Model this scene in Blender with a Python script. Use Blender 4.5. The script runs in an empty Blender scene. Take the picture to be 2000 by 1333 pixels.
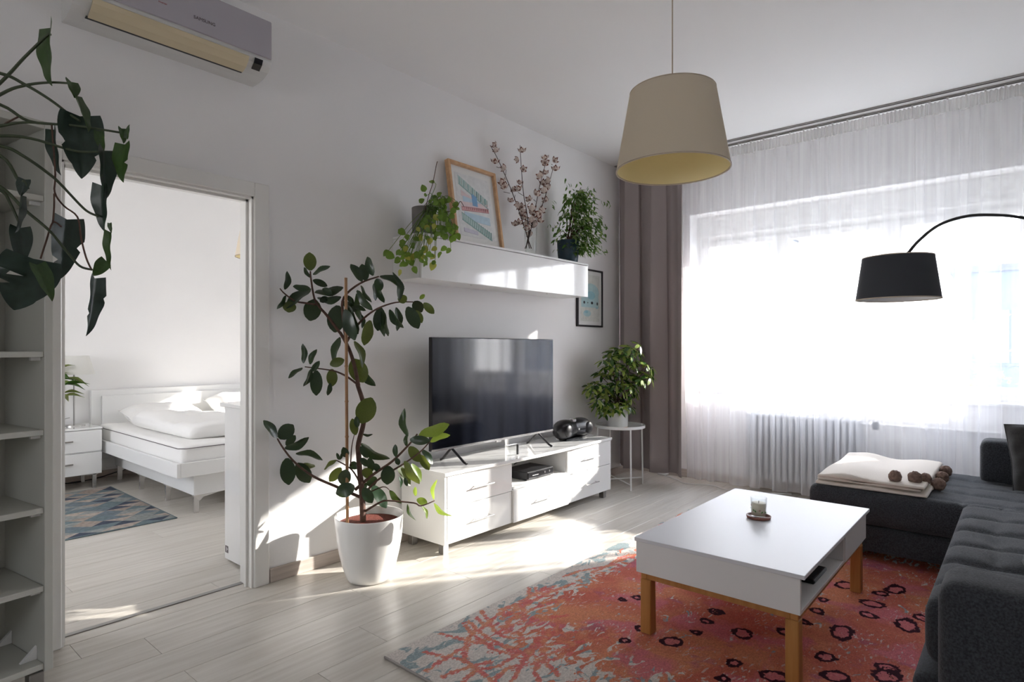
import bpy, math, random
from mathutils import Matrix, Vector
random.seed(7)
R = random.uniform
S = bpy.context.scene
COL = S.collection

# ---------------------------------------------------------------- camera, world, sun, exposure
FPX = 1167.0
YAW = math.atan(1000 / FPX)                 # view axis, left of +X (the TV wall runs along +X, the window wall along +Y)
CA, SA = math.cos(YAW), math.sin(YAW)
EYE = 1.25
cam = bpy.data.cameras.new('camera'); camo = bpy.data.objects.new('camera', cam); COL.objects.link(camo)
cam.sensor_width = 36; cam.lens = 36 * FPX / 2000; cam.clip_start = .02; cam.clip_end = 300
cam.shift_y = 13.5 / 2000
camo.location = (0, 0, EYE); camo.rotation_euler = (math.pi / 2, 0, YAW - math.pi / 2)
S.camera = camo

W = bpy.data.worlds.new('sky'); S.world = W; W.use_nodes = True
wn = W.node_tree.nodes; wl = W.node_tree.links
bg = wn['Background']
tc = wn.new('ShaderNodeTexCoord'); sx = wn.new('ShaderNodeSeparateXYZ'); rp = wn.new('ShaderNodeValToRGB')
wl.new(tc.outputs['Generated'], sx.inputs[0]); wl.new(sx.outputs['Z'], rp.inputs[0]); wl.new(rp.outputs[0], bg.inputs['Color'])
rp.color_ramp.elements[0].position = 0.0; rp.color_ramp.elements[0].color = (.985, .98, 1, 1)
rp.color_ramp.elements[1].position = .9; rp.color_ramp.elements[1].color = (.66, .78, 1, 1)
bg.inputs['Strength'].default_value = 3.4

sl = bpy.data.lights.new('sun', 'SUN'); so = bpy.data.objects.new('sun', sl); COL.objects.link(so)
sl.energy = 6.0; sl.angle = math.radians(.8); sl.color = (1, .955, .89)
SAZ, SEL = math.radians(33.1), math.radians(20.5)
sdir = Vector((math.cos(SEL) * math.cos(SAZ), -math.cos(SEL) * math.sin(SAZ), math.sin(SEL)))
so.rotation_euler = sdir.to_track_quat('Z', 'Y').to_euler(); so.location = (12, -5, 8)

def portal(name, loc, w, h, s=1):
    l = bpy.data.lights.new(name, 'AREA'); l.shape = 'RECTANGLE'; l.size = h; l.size_y = w
    o = bpy.data.objects.new(name, l); COL.objects.link(o); o.location = loc
    o.rotation_euler = (0, math.radians(90 * s), 0)
    l.cycles.is_portal = True
portal('daylight', (5.9, 1.18, 1.68), 2.56, 1.75)
portal('daylight', (5.9, 4.2, 1.65), 1.25, 1.8)
portal('daylight', (-3.35, .7, 1.6), 1.0, 1.1, -1)  # sky portal for the added fill window behind the camera
portal('daylight', (-.95, 4.9, 1.6), 1.4, 1.7, -1)  # sky portal for the added side window of the bedroom

vs = S.view_settings
vs.view_transform = 'Standard'; vs.look = 'None'; vs.gamma = 1; vs.use_curve_mapping = False
vs.exposure = 1.98
cy = S.cycles
cy.max_bounces = 14; cy.diffuse_bounces = 8; cy.glossy_bounces = 4; cy.transmission_bounces = 8; cy.transparent_max_bounces = 24
cy.sample_clamp_indirect = 12

# ---------------------------------------------------------------- helpers
def P(px, py, D):
    """point seen at (px, py) of the 2000x1333 photograph, D metres in front of the lens"""
    u = (px - 1000) / FPX * D
    return Vector((D * CA + u * SA, D * SA - u * CA, EYE + (680 - py) / FPX * D))
MX = {}
def reg(o, parent, M=None):
    COL.objects.link(o)
    base = MX.get(parent, Matrix()) if parent else Matrix()
    if parent: o.parent = parent
    if M is not None:
        o.matrix_basis = M; MX[o] = base @ M
    else: MX[o] = base
    return o
def tag(o, label=None, cat=None, group=None, kind=None):
    if label: o['label'] = label
    if cat: o['category'] = cat
    if group: o['group'] = group
    if kind: o['kind'] = kind
    return o
def thing(name, label, cat, loc=(0, 0, 0), rz=0, group=None, kind=None):
    o = bpy.data.objects.new(name, None); o.empty_display_size = .1
    reg(o, None, Matrix.Translation(loc) @ Matrix.Rotation(rz, 4, 'Z'))
    return tag(o, label, cat, group, kind)

class MB:
    def __init__(s): s.v = []; s.f = []; s.m = []
    def add(s, vs, fs, mi=0):
        n = len(s.v); s.v += [tuple(v) for v in vs]; s.f += [tuple(i + n for i in f) for f in fs]; s.m += [mi] * len(fs); return s
    def box(s, x0, y0, z0, x1, y1, z1, b=0, mi=0):
        if x0 > x1: x0, x1 = x1, x0
        if y0 > y1: y0, y1 = y1, y0
        if z0 > z1: z0, z1 = z1, z0
        b = min(b, (x1 - x0) * .45, (y1 - y0) * .45, (z1 - z0) * .45)
        if b <= 0:
            v = [(x, y, z) for z in (z0, z1) for y in (y0, y1) for x in (x0, x1)]
            f = [(0, 2, 3, 1), (4, 5, 7, 6), (0, 1, 5, 4), (2, 6, 7, 3), (0, 4, 6, 2), (1, 3, 7, 5)]
            return s.add(v, f, mi)
        xs, ys, zs = (x0, x1), (y0, y1), (z0, z1); v = []; idx = {}
        for i in (0, 1):
            for j in (0, 1):
                for k in (0, 1):
                    ox, oy, oz = (b, -b)[i], (b, -b)[j], (b, -b)[k]
                    idx[i, j, k, 0] = len(v); v.append((xs[i], ys[j] + oy, zs[k] + oz))
                    idx[i, j, k, 1] = len(v); v.append((xs[i] + ox, ys[j], zs[k] + oz))
                    idx[i, j, k, 2] = len(v); v.append((xs[i] + ox, ys[j] + oy, zs[k]))
        f = []
        for i in (0, 1):
            q = [(0, 0), (1, 0), (1, 1), (0, 1)]
            if i == 0: q = q[::-1]
            f.append([idx[i, a, c, 0] for a, c in q]); f.append([idx[a, i, c, 1] for a, c in q[::-1]]); f.append([idx[a, c, i, 2] for a, c in q])
        for a in (0, 1):
            for c in (0, 1):
                e = [idx[a, c, 0, 0], idx[a, c, 1, 0], idx[a, c, 1, 1], idx[a, c, 0, 1]]
                f.append(e if a != c else e[::-1])
                e = [idx[a, 0, c, 0], idx[a, 1, c, 0], idx[a, 1, c, 2], idx[a, 0, c, 2]]
                f.append(e if a == c else e[::-1])
                e = [idx[0, a, c, 1], idx[1, a, c, 1], idx[1, a, c, 2], idx[0, a, c, 2]]
                f.append(e if a != c else e[::-1])
                for k in (0, 1):
                    e = [idx[a, c, k, 0], idx[a, c, k, 1], idx[a, c, k, 2]]
                    f.append(e if (a + c + k) % 2 == 0 else e[::-1])
        return s.add(v, f, mi)
    def lathe(s, prof, c=(0, 0, 0), n=32, mi=0, capb=True, capt=False):
        v = []; f = []
        for r, z in prof:
            for i in range(n):
                a = 2 * math.pi * i / n; v.append((c[0] + r * math.cos(a), c[1] + r * math.sin(a), c[2] + z))
        for k in range(len(prof) - 1):
            for i in range(n):
                j = (i + 1) % n; f.append((k * n + i, k * n + j, (k + 1) * n + j, (k + 1) * n + i))
        if capb: f.append(tuple(range(n))[::-1])
        if capt: f.append(tuple((len(prof) - 1) * n + i for i in range(n)))
        return s.add(v, f, mi)
    def tube(s, pts, r, n=8, mi=0, cap=True):
        pts = [Vector(p) for p in pts]; v = []; f = []
        up = Vector((0, 0, 1)); prev = None
        for i, p in enumerate(pts):
            d = (pts[min(i + 1, len(pts) - 1)] - pts[max(i - 1, 0)]).normalized()
            if prev is None:
                prev = d.cross(up)
                if prev.length < .05: prev = d.cross(Vector((1, 0, 0)))
            prev = (prev - d * prev.dot(d)).normalized(); q = d.cross(prev)
            rr = r[i] if isinstance(r, (list, tuple)) else r
            for k in range(n):
                a = 2 * math.pi * k / n; v.append(p + (prev * math.cos(a) + q * math.sin(a)) * rr)
        for i in range(len(pts) - 1):
            for k in range(n):
                j = (k + 1) % n; f.append((i * n + k, i * n + j, (i + 1) * n + j, (i + 1) * n + k))
        if cap: f.append(tuple(range(n))[::-1]); f.append(tuple((len(pts) - 1) * n + k for k in range(n)))
        return s.add(v, f, mi)
    def grid(s, fn, nu, nv, mi=0, wrap=False):
        v = [fn(i / nu, j / nv) for j in range(nv + 1) for i in range(nu + 1)]
        f = [(j * (nu + 1) + i, j * (nu + 1) + i + 1, (j + 1) * (nu + 1) + i + 1, (j + 1) * (nu + 1) + i) for j in range(nv) for i in range(nu)]
        return s.add(v, f, mi)
    def rbox(s, x0, y0, z0, x1, y1, z1, r, seg=.06, disp=None, mi=0):
        """rounded soft box: subdivided surface, optional displacement disp(p, n) along n"""
        lo, hi = Vector((x0, y0, z0)), Vector((x1, y1, z1))
        r = min(r, *(.49 * (hi[i] - lo[i]) for i in range(3)))
        ax = []
        for i in range(3):
            a, b = lo[i], hi[i]; n = max(1, round((b - a - 2 * r) / seg))
            ax.append([a, a + r * .2, a + r * .5] + [a + r + (b - a - 2 * r) * k / n for k in range(n + 1)] + [b - r * .5, b - r * .2, b])
        vd = {}; v = []; f = []
        def vert(p):
            k = tuple(round(c, 5) for c in p)
            if k not in vd:
                q = Vector([min(max(p[i], lo[i] + r), hi[i] - r) for i in range(3)])
                n = (Vector(p) - q).normalized(); w = q + n * r
                if disp: w = w + n * disp(w, n)
                vd[k] = len(v); v.append(w)
            return vd[k]
        for a in range(3):
            b, c = (a + 1) % 3, (a + 2) % 3
            for side in (0, 1):
                for i in range(len(ax[b]) - 1):
                    for j in range(len(ax[c]) - 1):
                        q = []
                        for ii, jj in ((i, j), (i + 1, j), (i + 1, j + 1), (i, j + 1)):
                            p = [0, 0, 0]; p[a] = (lo[a], hi[a])[side]; p[b] = ax[b][ii]; p[c] = ax[c][jj]; q.append(vert(p))
                        f.append(q if side else q[::-1])
        return s.add(v, f, mi)
    def sphere(s, c, r, n=12, m=8, mi=0, jit=0):
        rx, ry, rz = (r, r, r) if not isinstance(r, (tuple, list)) else r
        v = [(c[0], c[1], c[2] - rz)]; f = []
        for k in range(1, m):
            t = math.pi * k / m
            for i in range(n):
                a = 2 * math.pi * i / n; j = 1 + (R(-jit, jit) if jit else 0)
                v.append((c[0] + rx * math.sin(t) * math.cos(a) * j, c[1] + ry * math.sin(t) * math.sin(a) * j, c[2] - rz * math.cos(t) * j))
        v.append((c[0], c[1], c[2] + rz)); L = len(v) - 1
        for i in range(n):
            j = (i + 1) % n
            f.append((0, 1 + j, 1 + i)); f.append((L, 1 + (m - 2) * n + i, 1 + (m - 2) * n + j))
            for k in range(m - 2): f.append((1 + k * n + i, 1 + k * n + j, 1 + (k + 1) * n + j, 1 + (k + 1) * n + i))
        return s.add(v, f, mi)
    def mesh(s, name, mats, M=None, smooth=False):
        me = bpy.data.meshes.new(name)
        v = s.v
        if M is not None: Mi = M.inverted(); v = [Mi @ Vector(p) for p in s.v]
        me.from_pydata([tuple(p) for p in v], [], s.f)
        for m in (mats if isinstance(mats, (list, tuple)) else [mats]): me.materials.append(m)
        if any(s.m): me.polygons.foreach_set('material_index', s.m)
        if smooth:
            me.polygons.foreach_set('use_smooth', [True] * len(s.f))
            if smooth != True: me.set_sharp_from_angle(angle=math.radians(smooth))
        me.update(); return me
    def build(s, name, mats, parent=None, smooth=False, local=False):
        M = MX.get(parent) if (parent and not local) else None
        return reg(bpy.data.objects.new(name, s.mesh(name, mats, M, smooth)), parent)

def place(name, me, parent, M):      # M in world space
    Mp = MX[parent] if parent else Matrix()
    return reg(bpy.data.objects.new(name, me), parent, Mp.inverted() @ M)
def spline(pts, n=6):
    pts = [Vector(p) for p in pts]; out = []
    for i in range(len(pts) - 1):
        a, b, c, d = pts[max(i - 1, 0)], pts[i], pts[i + 1], pts[min(i + 2, len(pts) - 1)]
        for k in range(n):
            t = k / n
            out.append(.5 * ((2 * b) + (c - a) * t + (2 * a - 5 * b + 4 * c - d) * t * t + (3 * b - a - 3 * c + d) * t ** 3))
    return out + [pts[-1]]

# ---------------------------------------------------------------- materials
def mat(name, col, rough=.5, metal=0, var=0, vscale=8, stretch=(1, 1, 1), bump=0, bscale=40, bstretch=None, spec=.5, coat=0, rand=0, sheen=0, col2=None, obj=False, trans=0, thick=0):
    m = bpy.data.materials.new(name); m.use_nodes = True; N, L = m.node_tree.nodes, m.node_tree.links
    b = N['Principled BSDF']; b.inputs['Roughness'].default_value = rough; b.inputs['Metallic'].default_value = metal
    b.inputs['Specular IOR Level'].default_value = spec; b.inputs['Coat Weight'].default_value = coat; b.inputs['Coat Roughness'].default_value = .05
    b.inputs['Sheen Weight'].default_value = sheen; b.inputs['Transmission Weight'].default_value = trans
    c = (*col, 1); b.inputs['Base Color'].default_value = c
    tcn = N.new('ShaderNodeTexCoord')
    def noise(scale, st, detail=4):
        mp = N.new('ShaderNodeMapping'); mp.inputs['Scale'].default_value = st
        L.new(tcn.outputs['Object'], mp.inputs[0])
        nz = N.new('ShaderNodeTexNoise'); nz.inputs['Scale'].default_value = scale; nz.inputs['Detail'].default_value = detail
        if rand:
            oi = N.new('ShaderNodeObjectInfo'); ml = N.new('ShaderNodeVectorMath'); ml.operation = 'MULTIPLY_ADD'
            cb = N.new('ShaderNodeCombineXYZ'); L.new(oi.outputs['Random'], cb.inputs[0]); L.new(oi.outputs['Random'], cb.inputs[1])
            L.new(cb.outputs[0], ml.inputs[0]); ml.inputs[1].default_value = (37, 91, 0); L.new(mp.outputs[0], ml.inputs[2]); L.new(ml.outputs[0], nz.inputs['Vector'])
        else: L.new(mp.outputs[0], nz.inputs['Vector'])
        return nz
    if var or rand or col2:
        nz = noise(vscale, stretch)
        mx = N.new('ShaderNodeMix'); mx.data_type = 'RGBA'
        c2 = (*col2, 1) if col2 else tuple(x * (1 - var) for x in col) + (1,)
        mx.inputs[6].default_value = c; mx.inputs[7].default_value = c2
        rg = N.new('ShaderNodeMapRange'); rg.inputs[1].default_value = .35; rg.inputs[2].default_value = .65
        L.new(nz.outputs[0], rg.inputs[0]); L.new(rg.outputs[0], mx.inputs[0])
        out = mx.outputs[2]
        if rand:
            hs = N.new('ShaderNodeHueSaturation'); oi = N.new('ShaderNodeObjectInfo')
            r2 = N.new('ShaderNodeMapRange'); r2.inputs[3].default_value = 1 - rand; r2.inputs[4].default_value = 1 + rand
            L.new(oi.outputs['Random'], r2.inputs[0]); L.new(r2.outputs[0], hs.inputs['Value']); L.new(out, hs.inputs['Color']); out = hs.outputs[0]
        L.new(out, b.inputs['Base Color'])
    if bump:
        nz = noise(bscale, bstretch or (1, 1, 1), 3); bp = N.new('ShaderNodeBump'); bp.inputs['Strength'].default_value = bump; bp.inputs['Distance'].default_value = .004
        L.new(nz.outputs[0], bp.inputs['Height']); L.new(bp.outputs[0], b.inputs['Normal'])
    return m
def leafmat(name, col, back=None, rough=.35, transl=.25, var=.35, vscale=20):
    m = mat(name, col, rough, var=var, vscale=vscale, rand=.18); N, L = m.node_tree.nodes, m.node_tree.links
    b = N['Principled BSDF']; tr = N.new('ShaderNodeBsdfTranslucent'); mx = N.new('ShaderNodeMixShader'); mx.inputs[0].default_value = transl
    tr.inputs[0].default_value = (*(back or [min(1, c * 2.2) for c in col]), 1)
    L.new(b.outputs[0], mx.inputs[1]); L.new(tr.outputs[0], mx.inputs[2]); L.new(mx.outputs[0], N['Material Output'].inputs[0]); return m
def clothmat(name, col, transp, transl, rough=1):
    m = bpy.data.materials.new(name); m.use_nodes = True; N, L = m.node_tree.nodes, m.node_tree.links
    N.remove(N['Principled BSDF'])
    d = N.new('ShaderNodeBsdfDiffuse'); t = N.new('ShaderNodeBsdfTranslucent'); p = N.new('ShaderNodeBsdfTransparent')
    for n in (d, t): n.inputs[0].default_value = (*col, 1)
    a = N.new('ShaderNodeMixShader'); a.inputs[0].default_value = transl; L.new(d.outputs[0], a.inputs[1]); L.new(t.outputs[0], a.inputs[2])
    q = N.new('ShaderNodeMixShader'); L.new(a.outputs[0], q.inputs[1]); L.new(p.outputs[0], q.inputs[2])
    if transp > 0:
        tcn = N.new('ShaderNodeTexCoord'); mp = N.new('ShaderNodeMapping'); mp.inputs['Scale'].default_value = (1, 28, .8)
        nz = N.new('ShaderNodeTexNoise'); nz.inputs['Scale'].default_value = 1.0; rg = N.new('ShaderNodeMapRange')
        L.new(tcn.outputs['Object'], mp.inputs[0]); L.new(mp.outputs[0], nz.inputs['Vector']); L.new(nz.outputs[0], rg.inputs[0])
        rg.inputs[1].default_value = .3; rg.inputs[2].default_value = .7; rg.inputs[3].default_value = transp - .04; rg.inputs[4].default_value = transp + .04
        L.new(rg.outputs[0], q.inputs[0])
    else: q.inputs[0].default_value = 0
    L.new(q.outputs[0], N['Material Output'].inputs[0]); return m
def glassmat(name, tint=(1, 1, 1), g=.03):
    m = bpy.data.materials.new(name); m.use_nodes = True; N, L = m.node_tree.nodes, m.node_tree.links
    N.remove(N['Principled BSDF'])
    p = N.new('ShaderNodeBsdfTransparent'); p.inputs[0].default_value = (*tint, 1)
    gl = N.new('ShaderNodeBsdfGlossy'); gl.inputs['Roughness'].default_value = .02
    lw = N.new('ShaderNodeLayerWeight'); lw.inputs[0].default_value = .5
    pw = N.new('ShaderNodeMath'); pw.operation = 'POWER'; L.new(lw.outputs['Facing'], pw.inputs[0]); pw.inputs[1].default_value = 4
    ma = N.new('ShaderNodeMath'); ma.operation = 'MULTIPLY_ADD'; L.new(pw.outputs[0], ma.inputs[0]); ma.inputs[1].default_value = .6; ma.inputs[2].default_value = g
    q = N.new('ShaderNodeMixShader'); L.new(ma.outputs[0], q.inputs[0]); L.new(p.outputs[0], q.inputs[1]); L.new(gl.outputs[0], q.inputs[2])
    L.new(q.outputs[0], N['Material Output'].inputs[0]); return m

M = {}
M['wall'] = mat('wall_paint', (.83, .82, .815), .85, var=.03, vscale=1.5, bump=.08, bscale=120)
M['ceiling'] = mat('ceiling_paint', (.87, .865, .86), .9, bump=.05, bscale=90)
M['trimwhite'] = mat('white_lacquer_trim', (.80, .79, .76), .35, var=.02)
M['plank'] = mat('whitewashed_oak_laminate', (.62, .585, .53), .3, vscale=2.2, stretch=(1.2, 16, 1), col2=(.53, .49, .435), rand=.05, bump=.05, bscale=5, bstretch=(1, 30, 1), spec=.5)
M['subfloor'] = mat('dark_joint_filler', (.12, .11, .10), .8)
M['skirt'] = mat('grey_oak_skirting', (.50, .44, .39), .45, vscale=3, stretch=(1, 1, 18), col2=(.40, .34, .30), bump=.05)
M['gloss'] = mat('glossy_white_lacquer', (.82, .82, .81), .08, spec=.5, coat=.9)
M['satin'] = mat('satin_white_lacquer', (.80, .80, .79), .35)
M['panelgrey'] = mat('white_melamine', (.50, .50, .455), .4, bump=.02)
M['table'] = mat('matt_white_tabletop', (.74, .75, .78), .42, spec=.35)
M['wood'] = mat('golden_oak', (.50, .24, .07), .45, vscale=3, stretch=(14, 14, 1), col2=(.40, .17, .045), bump=.05)
M['framewood'] = mat('pale_beech_frame', (.62, .38, .20), .45, vscale=4, stretch=(8, 8, 8), col2=(.52, .30, .15))
M['chrome'] = mat('brushed_steel', (.62, .61, .60), .25, 1)
M['darksteel'] = mat('grey_steel', (.35, .34, .33), .35, 1)
M['black'] = mat('matt_black_plastic', (.012, .012, .014), .4)
M['blackgloss'] = mat('gloss_black_plastic', (.01, .01, .012), .28)
M['screen'] = mat('dark_glass_screen', (.006, .007, .011), .07, spec=.5)
M['sofa'] = mat('charcoal_woven_fabric', (.046, .051, .060), .95, vscale=160, col2=(.016, .018, .022), bump=.5, bscale=260, sheen=.08)
M['cushion'] = mat('black_fabric', (.03, .029, .028), .9, bump=.3, bscale=200, sheen=.2)
M['linen'] = mat('white_cotton', (.84, .83, .81), .9, bump=.25, bscale=12)
M['blanket'] = mat('cream_knit', (.68, .62, .55), .95, bump=.5, bscale=180)
M['pompom'] = mat('brown_wool', (.27, .18, .14), 1, vscale=60, col2=(.15, .095, .075), bump=1, bscale=150)
M['drape'] = clothmat('taupe_drape', (.38, .33, .325), 0, .12)
M['sheer'] = clothmat('white_voile', (.92, .92, .94), .62, .36)
M['tape'] = clothmat('white_heading_tape', (.80, .79, .78), .12, .45)
M['glass'] = glassmat('window_glass')
M['vaseglass'] = glassmat('vase_glass', (.99, 1, .995))
M['pot'] = mat('glossy_white_plastic', (.83, .82, .79), .22)
M['soil'] = mat('red_clay_granules', (.20, .045, .025), .95, vscale=90, col2=(.11, .02, .012), bump=1, bscale=160)
M['darksoil'] = mat('dark_soil', (.03, .022, .016), 1, bump=1, bscale=120)
M['bamboo'] = mat('bamboo', (.42, .24, .11), .5, vscale=8, stretch=(4, 4, 1), col2=(.30, .15, .07))
M['bark'] = mat('brown_bark', (.12, .065, .045), .8, vscale=30, col2=(.07, .035, .025), bump=.5, bscale=80)
M['stem'] = mat('dark_green_stem', (.035, .05, .02), .5)
M['twig'] = mat('dark_twig', (.055, .035, .03), .8)
M['rubber'] = leafmat('dark_rubber_leaf', (.018, .042, .024), (.10, .16, .03), .28, .16)
M['rubberolive'] = leafmat('olive_rubber_leaf', (.055, .085, .02), (.22, .26, .04), .4, .3)
M['rubberyoung'] = leafmat('young_rubber_leaf', (.16, .26, .04), (.45, .6, .08), .35, .4)
M['monstera'] = leafmat('dark_monstera_leaf', (.020, .038, .031), (.05, .10, .03), .36, .08, vscale=7)
M['monsteragreen'] = leafmat('green_monstera_leaf', (.030, .062, .020), (.10, .20, .03), .4, .18, vscale=7)
M['trail'] = leafmat('fresh_green_leaf', (.10, .20, .03), (.36, .55, .07), .35, .35)
M['trailyellow'] = leafmat('yellowing_leaf', (.34, .35, .05), (.7, .7, .15), .4, .4)
M['ficus'] = leafmat('small_green_leaf', (.05, .12, .02), (.22, .42, .06), .3, .3)
M['ficuspale'] = leafmat('pale_edged_leaf', (.22, .32, .12), (.5, .65, .2), .35, .35)
M['umbrella'] = leafmat('deep_green_leaf', (.032, .085, .018), (.14, .30, .04), .25, .22)
M['umbrellayellow'] = leafmat('yellow_green_leaf', (.24, .32, .06), (.5, .62, .12), .3, .25)
M['redleaf'] = leafmat('red_edged_leaf', (.12, .16, .04), (.35, .4, .1), .35, .3)
M['bluepot'] = mat('dark_blue_ceramic', (.012, .035, .055), .45)
M['greypot'] = mat('grey_stoneware', (.20, .185, .175), .7, var=.15, bump=.2)
M['cotton'] = mat('cotton_fluff', (.80, .70, .64), 1, bump=.6, bscale=90)
M['calyx'] = mat('dry_brown_husk', (.20, .07, .045), .9)
M['shade'] = clothmat('cream_lampshade', (.82, .765, .68), 0, .42)
M['shadeinner'] = mat('gold_lampshade_lining', (.92, .80, .46), .45)
M['shadewhite'] = clothmat('white_lampshade', (.84, .83, .80), 0, .4)
M['cord'] = mat('beige_cord', (.50, .42, .33), .7)
M['blackshade'] = mat('black_lampshade', (.030, .034, .042), .75, bump=.1, bscale=200)
M['whiteinner'] = mat('white_lampshade_lining', (.8, .8, .8), .6)
M['acbody'] = mat('ac_white_plastic', (.66, .655, .64), .35)
M['acpanel'] = mat('ac_grey_lilac_panel', (.42, .40, .44), .15)
M['acvane'] = mat('ac_yellowed_vane', (.62, .53, .36), .4)
M['ink'] = mat('grey_print', (.10, .08, .085), .6)
M['inkred'] = mat('red_print', (.35, .12, .12), .6)
M['paper'] = mat('white_paper', (.78, .78, .76), .8)
M['radiator'] = mat('radiator_enamel', (.60, .61, .62), .4)
M['wax'] = mat('cream_wax', (.66, .60, .48), .5)
M['coaster'] = mat('red_brown_wood', (.22, .075, .05), .5, var=.3, vscale=30)

# ---------------------------------------------------------------- room shell
YW, XW, HC = 3.05, 5.5, 3.03           # TV wall, window wall, ceiling
WT = .12                               # partition thickness
X0, Y0, YB = -3.2, -1.7, 6.75          # back of room, right wall, far wall of the bedroom
DX0, DX1, DH = .66, 1.494, 2.045       # doorway
WY0, WY1, WZ0, WZ1 = -.08, 2.45, .83, 2.53
BY0, BY1 = 3.6, 4.8                  # bedroom window
def structure(name, mb, m, smooth=False): return tag(mb.build(name, m, None, smooth), kind='structure')
structure('wall_left', MB().box(X0, YW, 0, DX0, YW + WT, HC).box(DX1, YW, 0, XW, YW + WT, HC).box(DX0, YW, DH, DX1, YW + WT, HC), M['wall'])
mb = MB()
Xo = XW + .42
mb.box(XW, Y0, 0, Xo, BY1, WZ0).box(XW, Y0, WZ1, Xo, BY1, HC + .1).box(XW, BY1, 0, Xo, YB, HC + .1)
mb.box(XW, Y0, WZ0, Xo, WY0, WZ1).box(XW, WY1, WZ0, Xo, BY0, WZ1)
structure('wall_front', mb, M['wall'])
structure('wall_right', MB().box(X0, Y0 - .1, 0, XW, Y0, HC), M['wall'])
def holed(x0, x1, ya, yb, h0, h1, z0, z1): return MB().box(x0, ya, 0, x1, h0, HC).box(x0, h1, 0, x1, yb, HC).box(x0, h0, 0, x1, h1, z0).box(x0, h0, z1, x1, h1, HC)
XB = -.8
structure('wall_back', holed(X0 - .1, X0, Y0 - .1, YW + WT, .3, 1.1, 1.1, 2.1), M['wall'])
structure('wall_bedroom_far', MB().box(XB, YB, 0, XW, YB + .1, HC), M['wall'])
structure('wall_bedroom_left', holed(XB - .1, XB, YW + WT, YB + .1, 4.3, 5.5, .8, 2.4), M['wall'])
structure('ceiling', MB().box(X0 - .1, Y0 - .1, HC, XW, YB + .1, HC + .1), M['ceiling'])
# floor: every plank is a piece of its own on a dark base
fl = structure('floor', MB().box(X0, Y0, -.06, XW, YB, -.012), M['subfloor'])
PW, PL = .2045, 1.38
rnd = random.Random(3)
def planks(ya, yb, xa, xb, off=2.06):
    k0 = math.floor((ya - off) / PW) - 1
    meshes = {}
    for k in range(k0, int((yb - off) / PW) + 2):
        a, b = max(off + k * PW, ya), min(off + (k + 1) * PW, yb)
        if b - a < .02: continue
        x = xa - rnd.random() * PL
        while x < xb:
            p, q = max(x, xa), min(x + PL, xb)
            if q - p > .03:
                key = (round(q - p, 3), round(b - a, 3))
                if key not in meshes:
                    meshes[key] = MB().box(0, 0, -.012, q - p - .0007, b - a - .0017, 0, .0013).mesh('floor_plank', M['plank'])
                place('floor_plank', meshes[key], fl, Matrix.Translation((p, a, 0)))
            x += PL
planks(.0, YW, .2, XW)
planks(YW + .1, YB, .2, 3.6)
tag(MB().box(X0, Y0, -.012, .2, YW, -.0003).box(.2, Y0, -.012, XW, 0, -.0003).box(X0, YW, -.012, .2, YB, -.0003).box(3.6, YW + .1, -.012, XW, YB, -.0003).box(.2, YW, -.012, DX0, YW + .1, -.0005).box(DX1, YW, -.012, 3.6, YW + .1, -.0005).box(DX0, YW, -.012, DX1, YW + .1, .0).build('floor_covering', M['plank'], fl), kind='stuff')
structure('trim_1', MB().box(DX0 + .005, YW + .088, 0, DX1 - .005, YW + .118, .005, .002), M['darksteel'])
# baseboards
structure('baseboard_left', MB().box(DX1 + .08, YW - .014, 0, XW, YW, .075, .003), M['skirt'])
structure('baseboard_front', MB().box(XW - .014, Y0, 0, XW, YW - .014, .075, .003), M['skirt'])
structure('baseboard_bedroom', MB().box(X0, YB - .014, 0, XW, YB, .07, .003), M['skirt'])
# door surround (no leaf in sight)
dr = tag(MB().box(DX1 - .018, YW - .004, 0, DX1, YW + WT + .004, DH).box(DX0, YW - .004, 0, DX0 + .018, YW + WT + .004, DH).box(DX0, YW - .004, DH - .018, DX1, YW + WT + .004, DH).build('door_1', M['trimwhite']), kind='structure')
for nm, a in (('architrave', (DX1 - .008, YW - .018, 0, DX1 + .072, YW, DH + .066)), ('architrave', (DX0 - .07, YW - .018, 0, DX0 + .008, YW, DH + .066)), ('architrave', (DX0 + .008, YW - .018, DH - .008, DX1 - .008, YW, DH + .066))):
    MB().box(*a, .004).build(nm, M['trimwhite'], dr)
MB().box(DX1 - .03, YW + .035, 0, DX1 - .018, YW + .05, DH - .018).box(DX0 + .018, YW + .035, 0, DX0 + .03, YW + .05, DH - .018).box(DX0 + .018, YW + .035, DH - .03, DX1 - .018, YW + .05, DH - .018).build('door_stop', M['trimwhite'], dr)

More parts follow.
